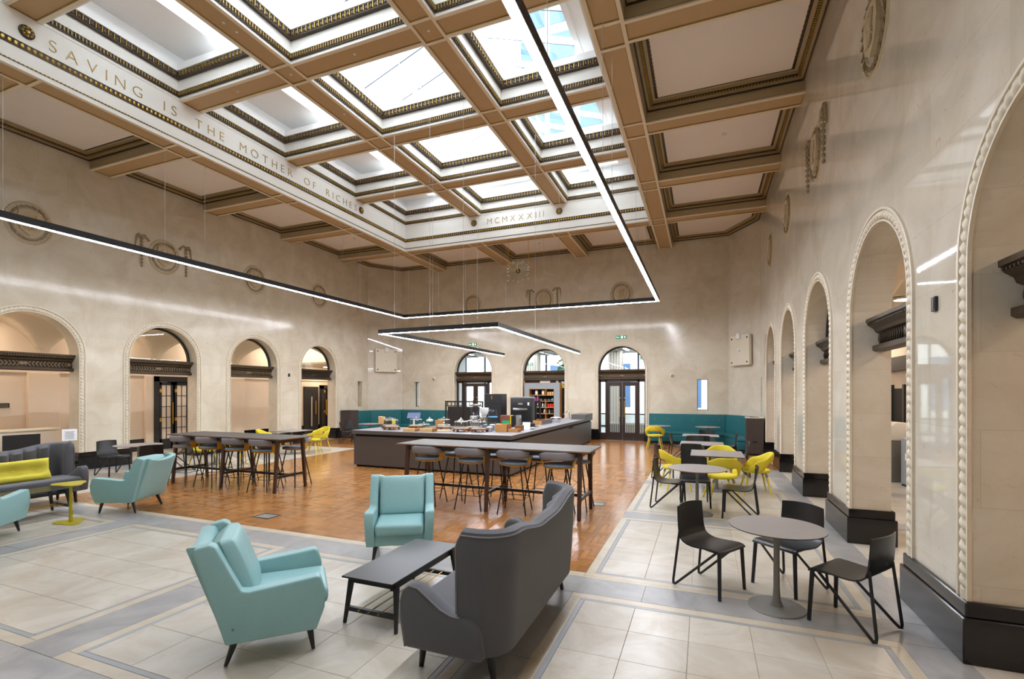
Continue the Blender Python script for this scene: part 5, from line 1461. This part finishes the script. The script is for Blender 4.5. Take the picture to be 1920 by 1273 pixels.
def pillow(name, loc, rot, d, label):
    t = thing(name, label, 'cushion', loc); t.rotation_euler = rot
    mb = MB(); n = 22
    for s in (1, -1):
        def fn(a, b, s=s):
            u, v = -1 + 2 * a, -1 + 2 * b
            e = max(0, 1 - abs(u) ** 3.5) ** .5 * max(0, 1 - abs(v) ** 3.5) ** .5
            dimp = sum(math.exp(-((u - q) ** 2 * 14 + v * v * 5)) for q in (-.45, .1, .62)) * .8
            return (u * d[0] / 2 * (1 - .04 * (1 - abs(v))), v * d[1] / 2 * (1 - .06 * (1 - abs(u))), s * d[2] / 2 * max(0, e ** .6 * (1 - dimp)))
        mb.grid(fn, n * 2, n, s < 0)
    mb.build('cover', 'mustard_fabric', t, smooth='soft')
    for q in (-.45, .1, .62): MB().lathe([(0, -.006), (.014, 0), (0, .006)], n=8).build('tuft', 'mustard_fabric', t, loc=(q * d[0] / 2, 0, d[2] / 2 * .5))
pillow('long_cushion', (-10.62, 4.32, .625), (math.radians(74), 0, PI / 2), (1.15, .38, .22), 'long mustard yellow tufted cushion lying on the left sofa')
pillow('long_cushion', (-1.66, 4.3, .545), (math.radians(24), 0, -PI / 2), (.8, .34, .17), 'yellow cushion peeping over the foreground sofa back')

# ---- coffee tables
def make_coffee():
    t = thing('coffee_table', 'x', 'coffee table', group='black coffee tables'); hx, hy = .255, .56
    MB().box(-hx, hx, -hy, hy, .398, .413).build('table_top', 'black_wood', t, bev=.003)
    fr = MB(); fr.box(-hx + .03, hx - .03, -hy + .06, -hy + .09, .345, .398); fr.box(-hx + .03, hx - .03, hy - .09, hy - .06, .345, .398)
    for s in (-1, 1): fr.box(s * (hx - .05) - .012, s * (hx - .05) + .012, -hy + .06, hy - .06, .33, .375)
    fr.build('frame', 'black_wood', t)
    for sx in (-1, 1):
        for sy in (-1, 1): MB().bar((sx * (hx - .03), sy * (hy - .10), .398), (sx * (hx + .005), sy * (hy - .045), 0), .035, .024, .055, .028).build('leg', 'black_wood', t, bev=.004)
    for sy in (-1, 1): MB().bar((-hx + .01, sy * (hy - .06), .125), (hx - .01, sy * (hy - .06), .125), .03, .03, .035, .035).build('end_rail', 'black_wood', t)
    for x in (-.10, 0, .10):
        rd_ = MB().tube([(x, -hy + .02, .135), (x, hy - .02, .135)], .005, 6).build('brass_rod', 'brass', t)
        for sy in (-1, 1): MB().lathe([(0, -.009), (.009, 0), (0, .009)], (x, sy * (hy - .03), .135), 8).build('rod_knob', 'brass', rd_)
    return t
cf = make_coffee(); cf.location = (-2.56, 3.80, 0); cf.rotation_euler = (0, 0, -.01); cf['label'] = 'black coffee table with brass rods in front of the foreground sofa'
copy_tree(cf, (-9.72, 4.12, 0), .02, 'black coffee table in front of the left sofa behind the yellow side table')
# ---- yellow side table
sdt = thing('side_table', 'small mustard yellow metal side table with a slim pole', 'side table', (-8.84, 4.31, 0), -.25)
def tri(r, n=48): return [((r + .035 * math.cos(3 * a)) * math.cos(a) * 1.25, (r + .035 * math.cos(3 * a)) * math.sin(a)) for a in (2 * PI * k / n for k in range(n))]
MB().prism(tri(.185), .572, .585, lambda u, v, a: (u, v, a)).build('table_top', 'yellow_metal', sdt); MB().prism(tri(.165), 0, .012, lambda u, v, a: (u, v, a)).build('base', 'yellow_metal', sdt)
MB().tube([(0.03, 0, .01), (.03, 0, .575)], [.024, .017], 12).build('pole', 'yellow_metal', sdt, smooth=True)

# ================================================================== COUNTER
ct = thing('service_counter', 'long dark grey L shaped café counter in the middle of the hall', 'counter', (-4.1, 10.3, 0))
def cb(name, m, x0, x1, y0, y1, z0, z1, parent=ct, bev=0): return MB().box(x0 + 4.1, x1 + 4.1, y0 - 10.3, y1 - 10.3, z0, z1).build(name, m, parent, bev=bev)
cb('front_panel', 'counter_face', -8.58, -4.13, 10.34, 11.62, .05, .80); cb('side_panel', 'counter_face', -5.0, -4.13, 11.62, 19.0, .05, .80)
cb('plinth', 'void_black', -8.54, -4.17, 10.40, 11.6, 0, .05); cb('plinth', 'void_black', -4.95, -4.17, 11.6, 18.95, 0, .05)
cb('shadow_gap', 'void_black', -8.55, -4.16, 10.37, 11.6, .80, .86); cb('shadow_gap', 'void_black', -4.97, -4.16, 11.6, 18.97, .80, .86)
wt = thing('worktop', 'grey stone worktop capping the counter', 'worktop', (-4.1, 10.3, 0))
cb('worktop_slab', 'counter_stone', -8.62, -4.09, 10.3, 11.68, .945, .955, wt); cb('worktop_slab', 'counter_stone', -5.04, -4.09, 11.68, 17.3, .945, .955, wt)
cb('worktop_edge', 'counter_edge', -8.62, -4.09, 10.3, 11.68, .86, .945, wt); cb('worktop_edge', 'counter_edge', -5.04, -4.09, 11.68, 19.04, .86, .945, wt)
cb('raised_end', 'counter_edge', -4.62, -4.09, 17.75, 19.04, .945, 1.12, wt); cb('sink_ledge', 'counter_stone', -5.04, -4.62, 17.3, 19.04, .945, .955, wt); cb('pull_slot', 'void_black', -4.135, -4.12, 15.6, 16.1, .74, .79)
tp = thing('sink_tap', 'chrome swan neck tap at the far end of the counter', 'tap', (-4.78, 18.1, .955)); MB().tube([(0, 0, 0), (0, 0, .2), (-.03, 0, .26), (-.1, 0, .27), (-.14, 0, .2)], .014, 8).build('spout', 'chrome', tp, smooth=True); MB().tube([(0, 0, .12), (.07, 0, .16)], .009, 6).build('lever', 'chrome', tp)
bk = thing('back_counter', 'lower steel preparation counter inside the L of the café counter', 'counter', (-6.4, 13.3, 0))
MB().box(-1.6, 1.28, -.35, .35, 0, .84).build('body', 'cabinet_dark', bk); MB().box(.5, 1.28, .35, 2.0, 0, .84).build('body', 'cabinet_dark', bk)
MB().box(-1.62, 1.3, -.37, .37, .84, .88).build('steel_top', 'steel', bk, bev=.004); MB().box(.48, 1.3, .37, 2.02, .84, .88).build('steel_top', 'steel', bk, bev=.004)
# black screens behind the bar
def screen(x0, x1, y, z1, n, label):
    t = thing('black_screen', label, 'screen', ((x0 + x1) / 2, y, 0)); hx = (x1 - x0) / 2
    mb = MB(); mb.box(-hx, hx, -.02, .02, z1 - .05, z1); mb.box(-hx, hx, -.02, .02, z1 - .19, z1 - .16)
    for s in (-1, 1): mb.box(s * hx - .025, s * hx + .025, -.02, .02, 0, z1)
    mb.build('screen_frame', 'iron_black', t)
    for k in range(n):
        a = -hx + .05 + (2 * hx - .1) * k / n; b = -hx + .05 + (2 * hx - .1) * (k + 1) / n - .07
        MB().box(a + .03, b, -.012, .012, .08, z1 - .20).build('screen_panel', 'iron_black', t)
    for k in range(n * 5): x = -hx + 2 * hx * (k + .5) / (n * 5); MB().box(x - .014, x + .014, -.012, .012, z1 - .16, z1 - .05).build('screen_baluster', 'iron_black', t)
screen(-8.72, -7.25, 15.5, 1.64, 2, 'black panelled screen with an open top rail beside the left glass doors'); screen(-6.2, -5.2, 15.75, 1.66, 2, 'black screen behind the coffee machines beside the shelf unit')
t = thing('black_cabinet', 'tall black cabinet with a small brass lock behind the counter', 'cabinet', (-6.55, 15.05, 0)); MB().box(-.31, .31, -.25, .25, 0, 1.9).build('carcass', 'iron_black', t, bev=.006); MB().box(-.31, .31, -.255, -.25, 1.55, 1.565).build('door_gap', 'void_black', t); MB().cbox((-.03, -.258, 1.78), (.03, .015, .12)).build('lock', 'brass', t)

# ---- things on the counter
ZC = .955
def cake_stand(x, y, label, r=.17, dome_h=.20, stand=True, m='oak_dark'):
    t = thing('cake_dome', label, 'cake dome', (x, y, ZC), 0, 'glass domes on the counter')
    h = .085 if stand else .02
    if stand:
        MB().lathe([(0, .05), (r + .05, .05), (r + .055, .068), (r + .05, .085), (0, .085)], n=22, sy=.8).build('board', m, t)
        for sx in (-1, 1):
            for sy in (-1, 1): MB().bar((sx * r * .85, sy * r * .65, .06), (sx * (r * .85 + .02), sy * r * .7, 0), .05, .04).build('board_foot', m, t)
    else: MB().lathe([(0, 0), (r + .03, 0), (r + .03, .02), (0, .02)], n=22).build('board', 'oak_pale', t)
    MB().lathe([(r, h), (r + .004, h + .01), (r, h + dome_h * .8), (r * .85, h + dome_h * .96), (.02, h + dome_h)], n=22).build('glass_dome', 'glass_clear', t, smooth=True)
    MB().lathe([(.012, h + dome_h), (.02, h + dome_h + .02), (.012, h + dome_h + .035), (0, h + dome_h + .036)], n=10).build('knob', 'steel', t, smooth=True)
    MB().tube([(r * math.cos(a), r * math.sin(a), h + .006) for a in (2 * PI * k / 20 for k in range(20))], .006, 5, closed=True).build('dome_rim', 'plastic_white', t)
    MB().tube([(r * .98 * math.cos(a), r * .98 * math.sin(a), h + dome_h * .84) for a in (2 * PI * k / 20 for k in range(20))], .004, 5, closed=True).build('dome_shoulder', 'plastic_white', t)
for x, y, d, kw in ((-8.1, 11.25, 'glass dome on a wooden stand at the far left end of the counter', {}), (-7.75, 10.85, 'glass dome on a footed wooden board, front left on the counter', {}), (-7.35, 11.4, 'glass dome left of the tall lidded jar', dict(r=.16)),
    (-6.85, 11.0, 'low glass dome behind the left pale wooden crate', dict(stand=False, r=.15, dome_h=.16)), (-6.45, 11.35, 'wide glass dome behind the right pale wooden crate', dict(r=.16, dome_h=.22)), (-6.2, 10.92, 'low glass dome right of the pale wooden crates', dict(stand=False, r=.16, dome_h=.17)),
    (-5.72, 10.95, 'glass dome on a footed board in the middle of the counter', {}), (-5.62, 11.42, 'glass dome behind the middle pair of footed boards', dict(r=.15)), (-5.25, 11.02, 'glass dome on the footed board nearest the steel pots', {})): cake_stand(x, y, d, **kw)
def jar(x, y, label, s=1.0):
    t = thing('glass_jar', label, 'jar', (x, y, ZC), 0, 'tall jars on the counter')
    MB().lathe([(0, 0), (.085 * s, 0), (.09 * s, .02), (.09 * s, .20), (.08 * s, .215)], n=20).build('jar_glass', 'glass_clear', t, smooth=True)
    for z in (.012, .205): MB().tube([(.09 * s * math.cos(a), .09 * s * math.sin(a), z) for a in (2 * PI * k / 18 for k in range(18))], .005, 5, closed=True).build('jar_rim', 'plastic_white', t)
    MB().lathe([(.098 * s, .215), (.098 * s, .228), (.06 * s, .265), (.015, .275), (.022, .30), (.012, .318), (0, .318)], n=20).build('jar_lid', 'steel', t, smooth=True)
jar(-6.98, 11.5, 'tall lidded glass jar behind the pale crates'); jar(-6.02, 11.5, 'tall lidded glass jar in front of the black panelled screen')
def crate(x, y, sx, sy, h, m, label, rz=0, z=ZC):
    t = thing('wooden_crate', label, 'crate', (x, y, z), rz, 'wooden crates on the counter')
    for s in (-1, 1): MB().box(-sx / 2, sx / 2, s * (sy / 2) - .008, s * (sy / 2) + .008, 0, h).build('crate_side', m, t, bev=.002)
    for s in (-1, 1): MB().box(s * sx / 2 - .008, s * sx / 2 + .008, -sy / 2, sy / 2, 0, h).build('crate_end', m if s < 0 else 'oak_dark', t, bev=.002)
    MB().box(-sx / 2, sx / 2, -sy / 2, sy / 2, 0, .012).build('crate_floor', m, t)
crate(-6.95, 10.56, .34, .22, .075, 'oak_pale', 'left low pale wooden crate at the counter front', .05); crate(-6.48, 10.62, .36, .22, .085, 'oak_pale', 'right low pale wooden crate with a dark end at the counter front', -.05)
crate(-4.72, 11.35, .30, .30, .19, 'oak', 'tall wooden caddy at the counter corner'); crate(-4.42, 11.35, .26, .22, .075, 'oak', 'low wooden box beside the tall caddy'); crate(-4.46, 11.8, .18, .16, .14, 'oak_dark', 'small dark wooden box behind the tall caddy')
def simple(name, label, cat, x, y, z, parts, rz=0):
    t = thing(name, label, cat, (x, y, z), rz)
    for n_, mb, m_, kw in parts: mb.build(n_, m_, t, **kw)
    return t
simple('card_holder', 'white card leaning by the wooden boxes on the counter', 'card', -4.42, 12.2, ZC, [('card', MB().bar((0, 0, .0), (0, .06, .19), .21, .21, .004, .004), 'paper', {}), ('card_foot', MB().box(-.08, .08, .0, .12, 0, .01), 'plastic_white', {})], .1)
simple('card_reader', 'coiled black card reader on the right arm of the counter', 'card reader', -4.45, 12.75, ZC, [('reader_body', MB().box(-.09, .09, -.12, .12, 0, .05), 'plastic_black', dict(bev=.015)), ('reader_head', MB().box(-.07, .07, .02, .10, .05, .13), 'plastic_black', dict(bev=.012)), ('cord', MB().tube([(.14 + .03 * math.cos(a * 1.0), .1 * math.sin(a), .03 + .012 * a) for a in (q * .7 for q in range(14))], .012, 6), 'chrome', {})])
simple('white_dish', 'small white dish on the right arm of the counter', 'dish', -4.3, 12.35, ZC, [('dish', MB().lathe([(.04, 0), (.09, .03), (.095, .04), (.08, .035), (0, .012)], n=18), 'plastic_white', dict(smooth=True)), ('dish_foot', MB().lathe([(.05, 0), (.05, .006), (0, .006)], n=16), 'plastic_white', {})])
for x, y, r, h, d in ((-5.02, 11.15, .075, .11, 'front steel sugar pot beside the footed boards'), (-4.92, 11.5, .08, .16, 'tall steel pot with white lid beside the footed boards'), (-5.12, 11.55, .07, .14, 'rear steel pot with white lid beside the footed boards')):
    simple('steel_pot', d, 'pot', x, y, ZC, [('pot', MB().lathe([(r * .95, 0), (r, .01), (r, h), (r * .9, h)], n=18), 'steel', dict(smooth=True)), ('lid', MB().lathe([(r * 1.05, h), (r * 1.05, h + .012), (.012, h + .03), (0, h + .03)], n=18), 'plastic_white', dict(smooth=True))])
simple('blue_box', 'small blue packet behind the steel pots', 'packet', -5.35, 11.6, ZC, [('carton', MB().cbox((0, 0, .07), (.14, .08, .14)), 'screen_blue', {}), ('carton_tab', MB().cbox((0, 0, .145), (.08, .03, .012)), 'paper', {})])
simple('till_tablet', 'tilted till tablet on a stand at the left of the counter', 'tablet', -7.55, 11.6, ZC, [('tablet_screen', MB().bar((0, -.06, .27), (0, .08, .42), .36, .36, .014, .014), 'screen_blue', {}), ('tablet_arm', MB().bar((0, 0, 0), (0, .02, .33), .05, .04), 'plastic_white', {}), ('tablet_base', MB().box(-.12, .12, -.09, .09, 0, .03), 'plastic_black', dict(bev=.008))], .35)
simple('wood_block', 'wooden cutting board standing behind the tall jar', 'board', -6.72, 11.62, ZC, [('board', MB().bar((-.14, 0, .13), (.14, 0, .17), .035, .035, .20, .18), 'oak', {}), ('board_foot', MB().box(-.12, .12, -.03, .03, 0, .04), 'oak_dark', {})])
simple('coffee_machine', 'large black espresso machine on the back counter', 'coffee machine', -5.5, 14.85, .88, [('machine_body', MB().box(-.36, .36, -.19, .19, .14, .88), 'plastic_black', dict(bev=.02, seg=2)), ('machine_foot', MB().box(-.34, .34, -.18, .18, 0, .14), 'iron_black', {}), ('top_rail', MB().box(-.36, .36, -.19, .19, .88, .93), 'steel', dict(bev=.006)), ('badge', MB().cbox((0, -.195, .70), (.16, .008, .05)), 'steel', {}), ('gauge', MB().cbox((.27, -.195, .70), (.06, .008, .10)), 'plastic_white', {}), ('spout_group', MB().box(-.25, .25, -.25, -.19, .50, .56), 'chrome', dict(bev=.01))])
simple('brown_box', 'reddish brown carton with a green card leaning on it', 'box', -5.6, 13.95, .88, [('carton', MB().box(-.28, .06, -.09, .09, 0, .36), 'brown_box', dict(bev=.005)), ('carton_stripe', MB().box(.06, .09, -.095, .09, 0, .36), 'sign_yellow', {}), ('carton_end', MB().box(.09, .25, -.09, .09, 0, .35), 'plastic_black', {}), ('carton_grille', MB().box(.25, .36, -.09, .09, 0, .37), 'steel', {})])
simple('green_card', 'bright green card propped against the brown carton', 'card', -5.68, 13.82, .88, [('card', MB().bar((0, 0, .0), (.0, .03, .20), .26, .24, .004, .004), 'green_card', {})], .12)
simple('coffee_grinder', 'steel and glass coffee grinder at the left of the back counter', 'grinder', -6.46, 13.28, .88, [('grinder_body', MB().box(-.11, .11, -.14, .14, 0, .36), 'steel', dict(bev=.02, seg=2)), ('hopper', MB().lathe([(.06, .36), (.14, .5), (.15, .66), (.13, .7)], n=18), 'glass_smoke', dict(smooth=True)), ('hopper_lid', MB().lathe([(.155, .66), (.155, .7), (.02, .72), (0, .72)], n=18), 'chrome', {}), ('spout', MB().bar((0, -.14, .26), (0, -.24, .22), .06, .05), 'plastic_black', {})])
simple('coffee_grinder', 'second coffee grinder with a white bean hopper', 'grinder', -6.17, 13.32, .88, [('grinder_body', MB().box(-.1, .1, -.13, .13, 0, .34), 'chrome', dict(bev=.02, seg=2)), ('hopper', MB().lathe([(.05, .34), (.13, .48), (.135, .6), (.0, .61)], n=18), 'plastic_white', dict(smooth=True)), ('spout', MB().bar((0, -.13, .24), (0, -.22, .2), .06, .05), 'plastic_black', {})])
simple('water_urn', 'clear blue water bottle on a dispenser behind the counter', 'water bottle', -5.87, 13.28, .88, [('bottle', MB().lathe([(.05, .1), (.13, .16), (.14, .3), (.13, .33), (.14, .36), (.14, .5), (.1, .56), (.0, .57)], n=20), 'glass_smoke', dict(smooth=True)), ('stand', MB().lathe([(.13, 0), (.13, .09), (.06, .11), (0, .11)], n=18), 'steel', {}), ('bottle_ring', MB().lathe([(.143, .32), (.143, .35), (.13, .35)], n=20), 'sky_blue', {})])
simple('wooden_tray', 'long dark wooden tray box further along the right arm', 'tray', -4.72, 14.6, ZC, [('tray_side', MB().box(-.14, -.12, -.55, .55, 0, .13), 'oak_dark', {}), ('tray_side', MB().box(.12, .14, -.55, .55, 0, .13), 'counter_edge', {}), ('tray_end', MB().box(-.14, .14, -.56, -.54, 0, .13), 'oak', {}), ('tray_end', MB().box(-.14, .14, .54, .56, 0, .13), 'oak', {}), ('tray_floor', MB().box(-.13, .13, -.55, .55, 0, .015), 'oak_dark', {})])
simple('steel_bowl', 'round steel pan with handles on the right arm of the counter', 'pan', -4.62, 15.7, ZC, [('pan', MB().lathe([(.15, 0), (.17, .03), (.17, .14), (.16, .14)], n=22), 'chrome', dict(smooth=True)), ('lid', MB().lathe([(.178, .14), (.178, .152), (.04, .17), (0, .17)], n=22), 'plastic_white', dict(smooth=True)), ('handle', MB().tube([(-.17, 0, .1), (-.23, -.03, .1), (-.23, .03, .1), (-.17, .04, .1)], .01, 6), 'chrome', {})])
simple('paper_bag', 'brown paper bag and dark bag on the round table by the counter end', 'bag', -11.4, 15.35, .735, [('bag', MB().prism([(-.12, 0), (.12, 0), (.1, .28), (-.13, .3)], -.08, .08, lambda u, v, a: (u, a, v)), 'oak_pale', dict(bev=.01)), ('dark_bag', MB().prism([(.12, 0), (.5, 0), (.46, .22), (.2, .26)], -.1, .1, lambda u, v, a: (u, a, v)), 'plastic_black', dict(bev=.02)), ('bag_strap', MB().box(.5, .54, -.08, .08, .02, .2), 'sign_yellow', {})])
